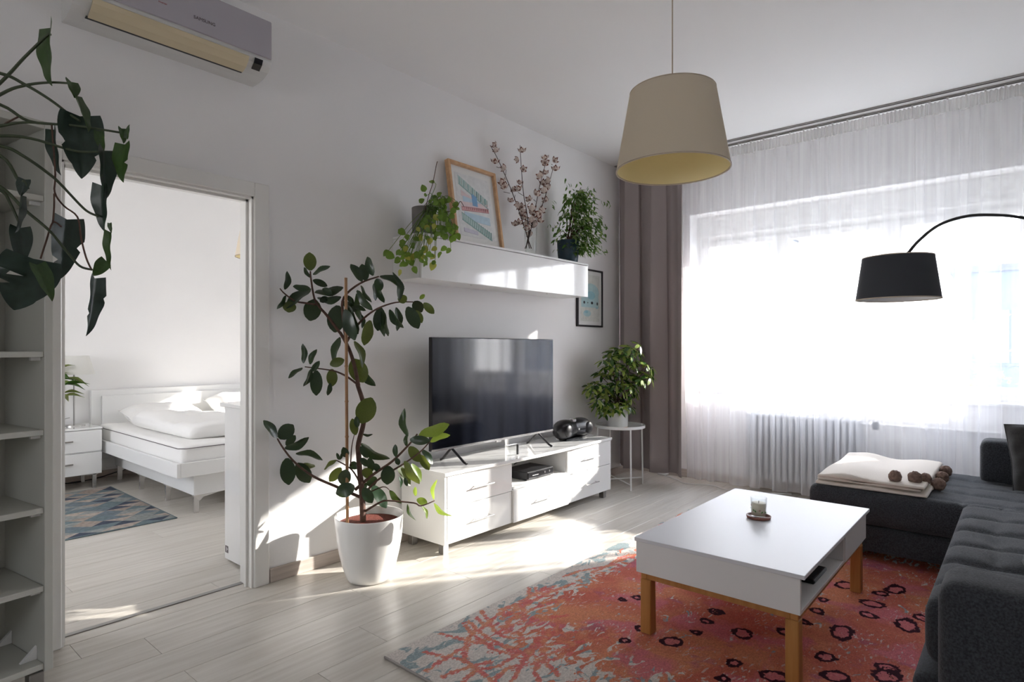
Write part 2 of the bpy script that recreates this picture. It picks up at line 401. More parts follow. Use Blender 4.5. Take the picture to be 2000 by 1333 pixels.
# windows
def window(name, y0, y1, splits, z0=WZ0, z1=WZ1, head=.2):
    xf = XW + .22
    w = tag(MB().box(xf, y0, z0 + .02, xf + .07, y0 + .05, z1 - head).box(xf, y1 - .05, z0 + .02, xf + .07, y1, z1 - head).box(xf, y0 + .05, z0 + .02, xf + .07, y1 - .05, z0 + .07).box(xf, y0 + .05, z1 - head - .045, xf + .07, y1 - .05, z1 - head).build(name, M['satin']), kind='structure')
    MB().box(XW - .02, y0, z0, xf + .02, y1, z0 + .022, .004).build('window_sill', M['satin'], w)
    if head: MB().box(xf - .03, y0, z1 - head, xf + .12, y1, z1, .006).build('shutter_box', M['satin'], w)
    ys = [y0 + .05] + splits + [y1 - .05]
    for i in range(len(ys) - 1):
        a, b = ys[i], ys[i + 1]; t = .055
        if i: MB().box(xf, a - .02, z0 + .07, xf + .07, a + .02, z1 - head - .045, .003).build('mullion', M['satin'], w); a += .02
        if i < len(ys) - 2: b -= .02
        za, zb = z0 + .07, z1 - head - .045
        s = MB().box(xf - .015, a, za, xf + .045, a + t, zb, .004).box(xf - .015, b - t, za, xf + .045, b, zb, .004).box(xf - .015, a + t, za, xf + .045, b - t, za + t, .004).box(xf - .015, a + t, zb - t, xf + .045, b - t, zb, .004).build('sash', M['satin'], w)
        MB().box(xf + .012, a + t, za + t, xf + .018, b - t, zb - t).build('pane', M['glass'], s)
        hy = b - t / 2
        MB().box(xf - .03, hy - .013, 1.42, xf - .015, hy + .013, 1.49, .003).box(xf - .055, hy - .01, 1.33, xf - .04, hy + .01, 1.465, .004).box(xf - .045, hy - .008, 1.44, xf - .028, hy + .008, 1.46).build('window_handle', M['satin'], s)
    return w
def fillwindow(name, x, y0, y1, z0, z1, splits):  # plain glazed opening, used for the added fill windows
    w = tag(MB().box(x - .08, y0, z0, x - .02, y0 + .06, z1).box(x - .08, y1 - .06, z0, x - .02, y1, z1).box(x - .08, y0 + .06, z0, x - .02, y1 - .06, z0 + .06).box(x - .08, y0 + .06, z1 - .06, x - .02, y1 - .06, z1).build(name, M['satin']), kind='structure')
    ys = [y0 + .06] + splits + [y1 - .06]
    for i in range(len(ys) - 1):
        if i: MB().box(x - .08, ys[i] - .03, z0 + .06, x - .02, ys[i] + .03, z1 - .06).build('mullion', M['satin'], w)
        MB().box(x - .055, ys[i] + (.03 if i else 0), z0 + .06, x - .049, ys[i + 1] - (.03 if i < len(ys) - 2 else 0), z1 - .06).build('pane', M['glass'], w)
window('window_1', WY0, WY1, [.82, 1.68])
window('window_2', BY0, BY1, [])
fillwindow('added_window_3', XB, 4.3, 5.5, .8, 2.4, [4.9])  # unseen window added on the bedroom's left side to brighten it
fillwindow('added_window_4', X0, .3, 1.1, 1.1, 2.1, [])  # unseen window added behind the camera as soft fill light
# ---------------------------------------------------------------- outdoors, seen through the voile
M['facade'] = mat('pale_blue_grey_render', (.07, .095, .14), .9, var=.08, vscale=.6)
M['roofing'] = mat('grey_roofing', (.06, .07, .09), .9)
M['outglass'] = mat('far_window_glass', (.10, .13, .17), .15)
M['lawn'] = mat('pale_winter_ground', (.42, .42, .38), 1, var=.2, vscale=.3)
structure('ground', MB().box(5.95, -60, -6.2, 90, 60, -6), M['lawn'])
def building(x0, y0, x1, y1, zt, label, cols, rows):
    t = thing('building', label, 'building', (x0, (y0 + y1) / 2, -6))
    MB().box(x0, y0, -6, x1, y1, zt - .15).build('wall', M['facade'], t)
    MB().box(x0 - .05, y0 - .05, zt - .15, x1 + .05, y1 + .05, zt).build('roof', M['roofing'], t)
    for i in range(cols):
        for k in range(rows):
            yc = y0 + (i + .5) * (y1 - y0) / cols; zc = zt - 1.6 - k * 2.6
            yw = min(.45, (y1 - y0) * .3); f = MB().box(x0 - .04, yc - yw, zc - .65, x0 + .02, yc + yw, zc + .65, .01).build('window', M['facade'], t)
            MB().box(x0 - .06, yc - yw * .85, zc - .58, x0 - .041, yc - .02, zc + .58).box(x0 - .06, yc + .02, zc - .58, x0 - .041, yc + yw * .85, zc + .58).build('pane', M['outglass'], f)
building(17, -9, 25, 1.25, 3.1, 'low pale blue-grey building far outside, behind the bush', 5, 3)
building(15, 4.2, 15.7, 4.75, 4.0, 'narrow tall pale block outside the left pane of the window', 1, 3)
bt = thing('bush', 'yellow-green leafy bush outside the window, in front of the low building', 'bush', (12.3, .95, -6))
MB().tube([(12.3, .95, -6), (12.35, .9, -2), (12.3, .95, .6)], [.09, .06, .03]).build('trunk', M['bark'], bt)
r2 = random.Random(5); mb = MB()
for i in range(900):
    a = r2.random() * 6.28; h = r2.random(); rr = .95 * math.sqrt(r2.random()) * (1 - .5 * abs(h - .5))
    c = Vector((12.3 + rr * math.cos(a), .95 + rr * math.sin(a), -.9 + 2.7 * h)); d = Vector((r2.uniform(-1, 1), r2.uniform(-1, 1), r2.uniform(-.6, .6))).normalized()
    q = d.cross(Vector((r2.uniform(-1, 1), .3, 1))).normalized(); L = .11
    mb.add([c, c + d * L * .5 + q * L * .28, c + d * L, c + d * L * .5 - q * L * .28], [(0, 1, 2, 3)])
tag(mb.build('foliage', M['trailyellow'], bt), kind='stuff')

# ---------------------------------------------------------------- radiator and pipe
rd = thing('radiator', 'pale grey ribbed column radiator behind the voile under the window', 'radiator', (5.41, 1.42, .11))
sec = MB()
n = 18; y0r, y1r = .97, 1.87; sp = (y1r - y0r) / n
for dx in (-.05, .0, .05):
    sec.tube([(dx, 0, .02), (dx, 0, .05), (dx, 0, .53), (dx, 0, .56)], [.012, .017, .017, .012], 10)
sec.box(-.066, -.02, 0, .066, .02, .045, .012).box(-.066, -.02, .53, .066, .02, .575, .012)
sme = sec.mesh('section', M['radiator'], None, 40)
for i in range(n): place('section', sme, rd, Matrix.Translation((5.41, y0r + sp * (i + .5), .11)))
MB().tube([(5.41, y0r - .04, .155), (5.41, y1r + .02, .155)], .013).tube([(5.41, y0r - .04, .645), (5.41, y1r + .02, .645)], .013).build('connecting_pipe', M['radiator'], rd)
for y in (1.05, 1.8): MB().box(5.45, y - .015, .25, 5.5, y + .015, .29).box(5.45, y - .015, .55, 5.5, y + .015, .59).build('bracket', M['radiator'], rd)
v = MB().tube([(5.41, .93, .645), (5.41, .86, .645)], .02).build('valve', M['satin'], rd)
MB().lathe([(.02, 0), (.022, .01), (.022, .05), (.016, .06)], (5.36, .875, .615), 12, capt=True).build('valve_knob', M['black'], v)
pp = thing('heating_pipe', 'thin white heating pipe running along the window wall right of the radiator', 'pipe', (5.46, -.3, .64))
MB().tube([(5.46, .87, .645), (5.46, -1.6, .645)], .012).build('pipe', M['satin'], pp)
for y in (.3, -.6): MB().box(5.46, y - .01, .63, 5.5, y + .01, .66).build('pipe_clip', M['satin'], pp)
cb = MB().tube(spline([(5.44, 2.75, .008), (5.3, 2.5, .006), (5.2, 2.35, .006), (5.28, 2.15, .006), (5.2, 1.95, .006), (5.3, 1.7, .006), (5.4, 1.5, .006)]), .004, 6).build('power_cable', M['satin'])
tag(cb, 'thin white cable lying on the floor under the curtains', 'cable')
sk = MB().box(5.41, 2.66, .0, 5.485, 2.75, .065, .006).box(5.405, 2.67, .01, 5.41, 2.74, .055).build('socket_box', M['satin'])
tag(sk, 'small white box on the floor at the foot of the taupe drape', 'box')

# ---------------------------------------------------------------- curtains
def rail(x, name, label):
    t = thing(name, label, 'rail', (x, .6, HC - .02))
    MB().box(x - .012, Y0 + .1, HC - .007, x + .012, YW - .01, HC).build('track', M['darksteel'], t)
    MB().box(x - .014, Y0 + .1, HC - .011, x - .007, YW - .01, HC - .007).box(x + .007, Y0 + .1, HC - .011, x + .014, YW - .01, HC - .007).build('track_lip', M['darksteel'], t)
    return t
rail(5.10, 'curtain_rail', 'grey ceiling track nearer the room, carrying the taupe drape')
rail(5.21, 'curtain_rail', 'grey ceiling track nearer the window, carrying the white voile')
zT = HC - .018
def folded(xc, ya, yb, z0, z1, folds, amp, loop, seed, nz=10, den=14, flare=.0, endfn=None):
    r = random.Random(seed); n = folds * den
    ph = [r.uniform(.6, 1.4) for _ in range(folds + 2)]; am = [r.uniform(.55, 1.35) for _ in range(folds + 2)]; dr = [r.uniform(-1, 1) for _ in range(folds + 2)]
    # uneven fold positions
    cum = [0]
    for p in ph[:folds]: cum.append(cum[-1] + p)
    def fn(u, w):
        k = min(int(u * folds), folds - 1); t = u * folds - k; tt = t
        s = (cum[k] + (cum[k + 1] - cum[k]) * tt) / cum[-1]
        a = amp * (am[k] * (1 - tt) + am[k + 1] * tt)
        z = z0 + (z1 - z0) * w; tight = .35 + .65 * min(1, (1 - w) * 3.5)
        x = xc + a * tight * math.sin(2 * math.pi * (t)) + .25 * a * math.sin(2 * math.pi * t * 2 + k)
        y = ya + (yb - ya) * s + loop * a * math.sin(4 * math.pi * t) * tight + flare * (dr[k] * (1 - tt) + dr[k + 1] * tt) * (1 - w) ** 1.5
        return (x, y, z)
    return MB().grid(fn, n, nz)
dp = thing('drape', 'taupe floor-length drape hanging in folds in the corner beside the TV wall', 'curtain', (5.08, 2.66, .1))
# drape: broad soft pleats; the free edge hangs furthest into the room
def drapefn(u, w):
    y = 3.047 + (2.30 - 3.047) * u; z = .10 + (zT - .10) * w; top = w ** 2
    a = .05 * (1 - .45 * top)
    x = 5.10 + a * 1.25 * math.sin(2 * math.pi * 2.6 * u + .9) + .010 * math.sin(2 * math.pi * 7.3 * u + 1 + .6 * w)
    x += .05 * max(0, .06 - u) / .06
    if u > .68: x -= .06 * (u - .68) / .32 * (1 - top)
    y += .045 * math.sin(2 * math.pi * 5.2 * u + .5) * (.6 + .4 * (1 - w)) * math.sin(math.pi * u) + (.03 * top * u)
    return (x, y, z)
o = MB().grid(drapefn, 90, 24).build('fabric', M['drape'], dp, True)
sm = o.modifiers.new('thick', 'SOLIDIFY'); sm.thickness = .003
for i in range(9): MB().box(5.094, 2.35 + i * .078, HC - .022, 5.106, 2.358 + i * .078, HC - .007).build('glider', M['satin'], dp)
vo = thing('voile_curtain', 'sheer white voile curtain hanging across the whole window', 'curtain', (5.21, .5, .06))
MB.build(folded(5.215, 2.40, -1.55, .06, zT - .09, 23, .036, .6, 11, 12, 24, .05), 'fabric', M['sheer'], vo, True)
def tapefn(u, w):
    return (5.215 + .012 * math.sin(u * 2 * math.pi * 150) + .006 * math.sin(u * 900), 2.40 - 3.95 * u, zT - .09 + .085 * w)
MB().grid(tapefn, 1200, 2).build('heading_tape', M['tape'], vo, True)
gl = MB().box(-.004, -.006, 0, .004, .006, .02).mesh('glider', M['satin'])
for i in range(36): place('glider', gl, vo, Matrix.Translation((5.21, 2.3 - i * .105, HC - .027)))

# ---------------------------------------------------------------- air conditioner
ac = thing('air_conditioner', 'wall-mounted air conditioner with yellowed vane above the doorway', 'air conditioner', (1.08, YW, 2.61))
ax0, ax1 = .67, 1.485
def acprof(pr, xa, xb, mi=0):
    mb = MB(); n = len(pr); v = [(xa, y, z) for y, z in pr] + [(xb, y, z) for y, z in pr]
    f = [(i, (i + 1) % n, n + (i + 1) % n, n + i) for i in range(n)] + [tuple(range(n))[::-1], tuple(n + i for i in range(n))]
    return mb.add(v, f, mi)
yf = 2.852
prof = [(YW, 2.885), (2.90, 2.885), (2.868, 2.877), (yf, 2.86), (yf, 2.70), (yf + .004, 2.676), (yf + .016, 2.652), (yf + .04, 2.632), (yf + .08, 2.617), (yf + .13, 2.610), (YW, 2.609)]
acprof(prof, ax0, ax1).build('body', M['acbody'], ac)
MB().box(ax0 + .004, yf - .008, 2.684, ax1 - .004, yf, 2.872, .006).build('front_panel', M['acpanel'], ac)
acprof([(yf + .003, 2.668), (yf + .012, 2.652), (yf + .035, 2.630), (yf + .07, 2.613), (yf + .068, 2.607), (yf + .03, 2.622), (yf + .005, 2.645), (yf - .003, 2.664)], ax0 + .06, ax1 - .115).build('vane', M['acvane'], ac)
acprof([(yf + .0745, 2.6165), (yf + .09, 2.613), (yf + .09, 2.6105), (yf + .072, 2.6125)], ax0 + .055, ax1 - .112).build('air_outlet', M['black'], ac)
acprof([(yf + .002, 2.672), (yf + .014, 2.65), (yf + .04, 2.629), (yf + .038, 2.626), (yf + .011, 2.647), (yf - .001, 2.67)], ax1 - .085, ax1 - .045).build('display', M['blackgloss'], ac)
def text(s, size, loc, rot, m, parent, name='lettering'):
    c = bpy.data.curves.new(name, 'FONT'); c.body = s; c.size = size; c.extrude = .0006; c.align_x = 'CENTER'; c.align_y = 'CENTER'; c.materials.append(m)
    tmp = bpy.data.objects.new('tmp', c); COL.objects.link(tmp); dg = bpy.context.evaluated_depsgraph_get(); dg.update(); me_ = bpy.data.meshes.new_from_object(tmp.evaluated_get(dg)); bpy.data.objects.remove(tmp); o = bpy.data.objects.new(name, me_)
    Mt = Matrix.Translation(loc) @ rot
    return reg(o, parent, MX[parent].inverted() @ Mt) if parent else reg(o, None, Mt)
RX = Matrix.Rotation(math.pi / 2, 4, 'X')
text('SAMSUNG', .021, (1.16, yf - .0085, 2.745), RX, M['ink'], ac)
text('inverter', .011, (.985, yf - .0085, 2.752), RX, M['inkred'], ac)
# pale wall cable cover is absent; body only

# ---------------------------------------------------------------- bookcase at the left edge
BW, BH, BDp = .80, 2.055, .36
bk = thing('bookcase', 'tall white open bookcase standing beside the doorway', 'bookcase', (.557, 2.645, 0), math.radians(8.9))
t = .026
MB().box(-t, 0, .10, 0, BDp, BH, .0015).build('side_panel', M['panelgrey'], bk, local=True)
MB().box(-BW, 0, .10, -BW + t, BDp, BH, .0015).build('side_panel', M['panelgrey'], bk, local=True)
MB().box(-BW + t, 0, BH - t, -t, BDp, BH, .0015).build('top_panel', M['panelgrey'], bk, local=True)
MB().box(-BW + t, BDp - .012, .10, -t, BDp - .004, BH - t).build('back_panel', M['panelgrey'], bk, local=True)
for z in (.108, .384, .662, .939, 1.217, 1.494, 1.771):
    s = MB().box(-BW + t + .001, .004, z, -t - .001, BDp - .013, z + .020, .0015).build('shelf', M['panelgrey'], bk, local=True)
    MB().box(-t - .03, .03, z - .012, -t - .001, .045, z - .0005).build('shelf_support', M['satin'], s, local=True)
for yy in (.06, .28):
    MB().add([(-t - .001, yy, .129), (-t - .05, yy, .129), (-t - .001, yy, .175), (-t - .001, yy + .014, .129), (-t - .05, yy + .014, .129), (-t - .001, yy + .014, .175)], [(0, 1, 2), (5, 4, 3), (0, 3, 4, 1), (1, 4, 5, 2), (0, 2, 5, 3)]).build('corner_bracket', M['satin'], bk, local=True)
for xx in (-.045, -BW + .045):
    for yy in (.03, BDp - .05): MB().box(xx - .022, yy - .02, 0, xx + .022, yy + .02, .099, .002).build('leg', M['darksteel'], bk, local=True)

# ---------------------------------------------------------------- TV bench
cx0, cx1, cyf, cyb = 2.448, 4.34, 2.63, 3.03
tv = thing('tv_bench', 'long low glossy white TV bench with five drawers and an open niche', 'TV bench', ((cx0 + cx1) / 2, 2.83, 0))
def bow(x): return -.028 * math.sin(math.pi * min(max((x - cx0) / (cx1 - cx0), 0), 1)) ** 2
zb, zt, th = .064, .50, .022
mb = MB(); n = 28
xs = [cx0 - .004 + (cx1 - cx0 + .008) * i / n for i in range(n + 1)]
v = []; 
for x in xs:
    y = cyf - .012 + bow(x)
    v += [(x, y + .003, zt - th), (x, y, zt - th + .003), (x, y, zt - .003), (x, y + .003, zt), (x, cyb, zt), (x, cyb, zt - th)]
f = []
for i in range(n):
    for k in range(6): a, b = i * 6 + k, i * 6 + (k + 1) % 6; f.append((a, a + 6, b + 6, b))
f += [tuple(range(6))[::-1][::-1], tuple(n * 6 + k for k in range(6))[::-1]]
mb.add(v, f).build('top_panel', M['gloss'], tv, 40)
MB().box(cx0, cyf - .0, zb, cx0 + .02, cyb, zt - th - .0005, .0012).build('side_panel', M['gloss'], tv)
MB().box(cx1 - .02, cyf - .0, zb, cx1, cyb, zt - th - .0005, .0012).build('side_panel', M['gloss'], tv)
xa, xb = 3.068, 3.712
for x in (xa, xb): MB().box(x - .01, cyf + .01, zb, x + .01, cyb, zt - th - .0005).build('divider', M['satin'], tv)
MB().box(cx0 + .021, cyf + .025, zb, cx1 - .021, cyb, zb + .016).build('bottom_panel', M['satin'], tv)
MB().box(cx0 + .021, cyb - .008, zb + .017, cx1 - .021, cyb - .002, zt - th - .001).build('back_panel', M['satin'], tv)
MB().box(xa + .011, cyf - .006, .289, xb - .011, cyb - .01, .306, .001).build('niche_shelf', M['satin'], tv)
def drawer(x0, x1, z0, z1, hx=None, par=None, yfr=None, hy=.0):
    ym = -.014 if 3 < (x0 + x1) / 2 < 3.7 else 0
    d = MB().box(x0, cyf - .002 + ym, z0, x1, cyf + .016 + ym, z1, .002).box(x0 + .02, cyf + .016 + ym, z0 + .01, x1 - .02, cyb - .06, z1 - .03).build('drawer', M['gloss'], par or tv)
    xm = (x0 + x1) / 2; zm = (z0 + z1) / 2 + hy; yh = cyf - .03 + ym
    MB().tube([(xm - .09, yh, zm), (xm + .09, yh, zm)], .0045, 10).tube([(xm - .07, yh, zm), (xm - .07, yh + .03, zm)], .004).tube([(xm + .07, yh, zm), (xm + .07, yh + .03, zm)], .004).build('handle', M['chrome'], d)
zm_ = .281
for x0, x1 in ((cx0 + .022, xa - .0015), (xb + .0015, cx1 - .0015)):
    drawer(x0, x1, zb + .003, zm_ - .0015); drawer(x0, x1, zm_ + .0015, zt - th - .002)
drawer(xa + .0015, xb - .0015, zb + .003, .287)
for x in (cx0 + .035, cx1 - .055):
    for y in (cyf + .045, cyb - .07):
        MB().box(x - .022, y - .022, .004, x + .022, y + .022, zb - .001, .002).box(x - .018, y - .018, 0, x + .018, y + .018, .004).build('leg', M['darksteel'], tv)
# set-top box
sb = thing('set_top_box', 'black set-top box in the niche of the TV bench', 'set-top box', (3.43, 2.77, .306))
MB().box(3.275, 2.665, .312, 3.585, 2.89, .368, .004).build('case', M['black'], sb)
MB().box(3.285, 2.661, .318, 3.575, 2.665, .362, .0015).build('front_plate', M['blackgloss'], sb)
for k in range(2): MB().tube([(3.47 + .055 * k, 2.661, .345), (3.47 + .055 * k, 2.656, .345)], .008, 12).build('button', M['chrome'], sb)
MB().box(3.33, 2.6605, .337, 3.40, 2.6608, .341).build('marking', M['acbody'], sb)
for x in (3.30, 3.56):
    for y in (2.69, 2.87): MB().box(x - .01, y - .01, .306, x + .01, y + .01, .312).build('foot', M['black'], sb)
rt = thing('signal_splitter', 'small flat black device fixed under the top of the niche, above the set-top box', 'device', (3.28, 2.78, .46))
mb = MB().box(3.14, 2.68, .452, 3.36, 2.80, .4775, .008); mb.build('case', M['black'], rt)
MB().tube(spline([(3.35, 2.74, .46), (3.42, 2.76, .452), (3.45, 2.80, .43), (3.46, 2.88, .40), (3.44, 2.93, .37)]), .004, 6).build('cable', M['black'], rt)

# television
t_ = thing('television', 'large black flat-screen television on splayed feet on the white bench', 'television', (3.15, 2.83, .5))
tx0, tx1, tz0, tz1, ty = 2.515, 3.79, .597, 1.318, 2.82
MB().box(tx0, ty, tz0, tx1, ty + .028, tz1, .003).box(tx0 + .15, ty + .028, tz0 + .04, tx1 - .15, ty + .06, tz1 - .25, .012).build('housing', M['black'], t_)
MB().box(tx0 + .006, ty - .0015, tz0 + .014, tx1 - .006, ty, tz1 - .006).build('screen', M['screen'], t_)
MB().box(tx0 + .001, ty - .003, tz0 - .002, tx1 - .001, ty + .006, tz0 + .010, .001).build('chrome_strip', M['chrome'], t_)['label'] = 'silver strip along the bottom edge'
MB().box(3.12, ty - .005, tz0 - .012, 3.17, ty + .01, tz0 - .002, .001).build('sensor_bar', M['chrome'], t_)
for xc in (2.70, 3.61):
    MB().tube([(xc, ty + .012, tz0), (xc + .012, ty - .09, .515), (xc + .013, ty - .115, .506)], .008, 6).tube([(xc, ty + .015, tz0), (xc + .012, ty + .11, .515), (xc + .013, ty + .13, .506)], .008, 6).build('foot', M['black'], t_)
ca = thing('tv_camera', 'small clear plastic clip with a black bar under the middle of the television', 'bracket', (3.16, 2.72, .5))
MB().box(3.11, 2.70, .501, 3.22, 2.73, .575, .003).build('clear_holder', M['vaseglass'], ca)
MB().box(3.195, 2.688, .503, 3.215, 2.70, .577, .004).build('black_bar', M['black'], ca)

# loudspeaker: two swollen ends joined by a waist
lp = thing('portable_speaker', 'glossy black dumbbell-shaped portable speaker on the right end of the bench', 'speaker', (4.08, 2.83, .5))
x0s, x1s = 3.85, 4.30
def spk(u, w):
    a = 2 * math.pi * u; x = x0s + (x1s - x0s) * w
    e = max(0, 1 - (2 * w - 1) ** 8) ** .5
    g_ = .058 + .020 * math.sin(math.pi * (.12 + .76 * abs(2 * w - 1))) + .0 * e
    ry = g_ * e * 1.05; rz = (g_ + .004) * e
    return (x, 2.83 - ry * math.cos(a) + .02 * math.sin(math.pi * w), .583 + rz * math.sin(a))
body = MB().grid(spk, 40, 36).build('body', M['blackgloss'], lp, True)
for x in (3.93, 4.22):
    MB().sphere((x, 2.768, .583), (.050, .020, .052), 24, 12).build('speaker_cone', M['black'], lp, True)
MB().box(4.05, 2.81, .636, 4.10, 2.85, .668, .006).build('dock', M['chrome'], lp)
MB().sphere((4.075, 2.768, .585), (.009, .006, .009), 12, 8).build('logo_badge', M['satin'], lp, True)
MB().box(3.93, 2.79, .5, 4.22, 2.87, .512, .004).build('foot', M['black'], lp)

# wall shelf unit
sh = thing('wall_cabinet', 'long glossy white wall-mounted cabinet above the television', 'wall cabinet', (3.31, 2.91, 1.68))
sx0, sx1, sy, sz0, sz1 = 2.396, 4.226, 2.78, 1.678, 1.955
MB().box(sx0, sy + .018, sz0, sx1, YW, sz1 - .016, .001).build('body', M['satin'], sh)
MB().box(sx0 - .003, sy - .002, sz1 - .015, sx1 + .003, YW, sz1, .0015).build('top_panel', M['satin'], sh)
MB().box(sx0 + .002, sy, sz0 - .002, sx1 - .001, sy + .017, sz1 - .019, .0015).build('flap_door', M['gloss'], sh)
for x in (2.9, 3.75): MB().lathe([(.006, 0), (.006, .004)], (x, 2.85, sz0 - .004), 10, capt=True).build('screw_cap', M['acbody'], sh)

# ---------------------------------------------------------------- framed pictures
A = {'teal': (.44, .58, .57), 'tealdark': (.24, .43, .41), 'blue': (.16, .36, .62), 'skyblue': (.50, .66, .76), 'pink': (.72, .38, .38), 'palepink': (.76, .62, .63), 'maroon': (.45, .16, .18), 'lilac': (.62, .60, .70), 'cream': (.72, .73, .68), 'aqua': (.48, .68, .70), 'aquadeep': (.33, .60, .68), 'white': (.76, .77, .77)}
for k, c in A.items(): M['a_' + k] = mat('print_' + k, c, .7, var=.12, vscale=30)
def art(parent, frame3, shapes, nm='print'):
    """shapes: (colour, [(u, v)...]) in paper units, u right, v up; frame3 maps (u, v, d) to world"""
    keys = []; mb = MB()
    for i, (c, pts) in enumerate(shapes):
        if c not in keys: keys.append(c)
        d = .0006 + .00012 * i
        n = len(pts); fr = [frame3(u, v_, d) for u, v_ in pts]; bk_ = [frame3(u, v_, 0) for u, v_ in pts]
        mb.add(fr + bk_, [tuple(range(n))] + [(j, n + j, n + (j + 1) % n, (j + 1) % n) for j in range(n)], keys.index(c))
    return mb.build(nm, [M['a_' + k] for k in keys], parent)
# leaning beech frame
fw, fh = .485, .60
tilt = math.radians(9)
pf = thing('picture_frame', 'pale wood picture frame with a pastel bridges print leaning on the wall cabinet', 'picture', (3.06, 2.93, sz1))
Rt = Matrix.Translation((2.82, 2.90, sz1 + .004)) @ Matrix.Rotation(-tilt, 4, 'X')
def FR(x, y, z): return Rt @ Vector((x, y, z))
def tbox(a, b=.002):
    m = MB().box(*a, b); m.v = [FR(*p) for p in m.v]; return m
tt, dd = .022, .038
for a in ((0, 0, 0, tt, dd, fh), (fw - tt, 0, 0, fw, dd, fh), (tt, 0, 0, fw - tt, dd, tt), (tt, 0, fh - tt, fw - tt, dd, fh)): tbox(a).build('frame_side', M['framewood'], pf)
tbox((tt, .026, tt, fw - tt, .034, fh - tt), 0).build('mount', M['paper'], pf)
tbox((.07, .0245, .075, fw - .07, .0258, fh - .07), 0).build('art_paper', M['a_white'], pf)
pw, ph = fw - .20, fh - .19
def F3(u, v_, d): return FR(.10 + u * pw, .0245 - d, .095 + v_ * ph)
def q(x0, y0, x1, y1, w): return [(x0, y0), (x1, y1), (x1, y1 + w), (x0, y0 + w)]
shp = [('palepink', q(.05, .66, .45, .56, .10)), ('skyblue', q(.1, .56, .95, .50, .10)), ('teal', q(0, .86, 1, .52, .16)), ('palepink', q(.0, .40, 1, .46, .15)),
       ('pink', q(.02, .40, 1, .46, .055)), ('maroon', q(.02, .39, 1, .45, .012)), ('maroon', q(.02, .455, 1, .515, .01)), ('tealdark', q(.0, .855, 1, .515, .02)),
       ('blue', [(.42, .52), (.60, .52), (.60, .70), (.42, .74)]), ('skyblue', q(.1, .24, 1, .22, .14)), ('lilac', q(.02, .02, .5, .0, .07)),
       ('teal', q(0, .22, 1, -.06, .14)), ('tealdark', q(0, .22, 1, -.06, .02)), ('tealdark', q(0, .345, 1, .065, .014))]
for i in range(14):
    u = .03 + i * .07
    shp.append(('tealdark', [(u, .235 - .28 * u), (u + .012, .235 - .28 * u), (u + .05, .35 - .28 * u), (u + .038, .35 - .28 * u)]))
    shp.append(('maroon', [(u, .42 + .05 * u), (u + .008, .42 + .05 * u), (u + .008, .455 + .06 * u), (u, .455 + .06 * u)]))
    shp.append(('cream' if i % 2 else 'tealdark', [(u, .88 - .34 * u), (u + .01, .88 - .34 * u), (u + .03, 1.0 - .34 * u), (u + .02, 1.0 - .34 * u)]))
art(pf, F3, shp)
tbox((tt + .001, .008, tt + .001, fw - tt - .001, .010, fh - tt - .001), 0).build('glass', M['glass'], pf)
# black frame on the wall
bf = thing('picture_frame', 'thin black picture frame with a pale aqua print hanging right of the wall cabinet', 'picture', (4.65, YW, 1.44))
bx0, bx1, bz0, bz1 = 4.44, 4.86, 1.444, 1.975
yb_ = YW - .022
for a in ((bx0, bz0, bx0 + .016, bz1), (bx1 - .016, bz0, bx1, bz1), (bx0 + .016, bz0, bx1 - .016, bz0 + .016), (bx0 + .016, bz1 - .016, bx1 - .016, bz1)):
    MB().box(a[0], yb_, a[1], a[2], YW, a[3], .001).build('frame_side', M['black'], bf)
MB().box(bx0 + .016, yb_ + .010, bz0 + .016, bx1 - .016, YW - .004, bz1 - .016).build('mount', M['paper'], bf)
def F4(u, v_, d): return (bx0 + .05 + u * .32, yb_ + .010 - d, bz0 + .05 + v_ * .43)
def blob(cx, cy, rx, ry, n=12): return [(cx + rx * math.cos(-2 * math.pi * i / n), cy + ry * math.sin(-2 * math.pi * i / n)) for i in range(n)][::-1]
M['a_ink'] = mat('print_ink', (.03, .035, .04), .7)
art(bf, F4, [('cream', [(0, 0), (1, 0), (1, 1), (0, 1)]), ('aqua', blob(.55, .62, .42, .20)), ('aqua', [(.05, .3), (.95, .3), (.95, .52), (.05, .52)]), ('aquadeep', blob(.55, .56, .22, .09)), ('aqua', blob(.35, .17, .2, .07)),
             ('ink', blob(.2, .40, .045, .03)), ('ink', blob(.38, .40, .02, .018)), ('ink', blob(.6, .40, .06, .03)), ('ink', blob(.88, .39, .035, .035)), ('aquadeep', blob(.3, .2, .1, .03)), ('aquadeep', blob(.86, .30, .06, .02))])
MB().box(bx0 + .0165, yb_ + .003, bz0 + .0165, bx1 - .0165, yb_ + .0045, bz1 - .0165).build('glass', M['glass'], bf)

# ---------------------------------------------------------------- lamps
def drumshade(parent, c, rb, rt_, z0, z1, outer, inner, n=64):
    MB().lathe([(rb, z0), (rt_, z1)], (c[0], c[1], 0), n, capb=False).build('lamp_shade', outer, parent, True)
    MB().lathe([(rb - .003, z0 + .0005), (rt_ - .003, z1 - .0005)], (c[0], c[1], 0), n, capb=False).build('shade_lining', inner, parent, True)
    MB().lathe([(rb - .004, z0), (rb + .001, z0), (rb + .001, z0 + .005), (rb - .004, z0 + .005), (rb - .004, z0)], (c[0], c[1], 0), n, capb=False).build('shade_rim', M['cord'], parent); MB().lathe([(rt_ - .004, z1 - .005), (rt_ + .001, z1 - .005), (rt_ + .001, z1), (rt_ - .004, z1), (rt_ - .004, z1 - .005)], (c[0], c[1], 0), n, capb=False).build('shade_rim', M['cord'], parent)
    for k in range(3):
        a = 2 * math.pi * k / 3 + .4; MB().tube([(c[0], c[1], z1 - .03), (c[0] + (rt_ - .003) * math.cos(a), c[1] + (rt_ - .003) * math.sin(a), z1 - .008)], .0018, 6).build('spoke', M['chrome'], parent)
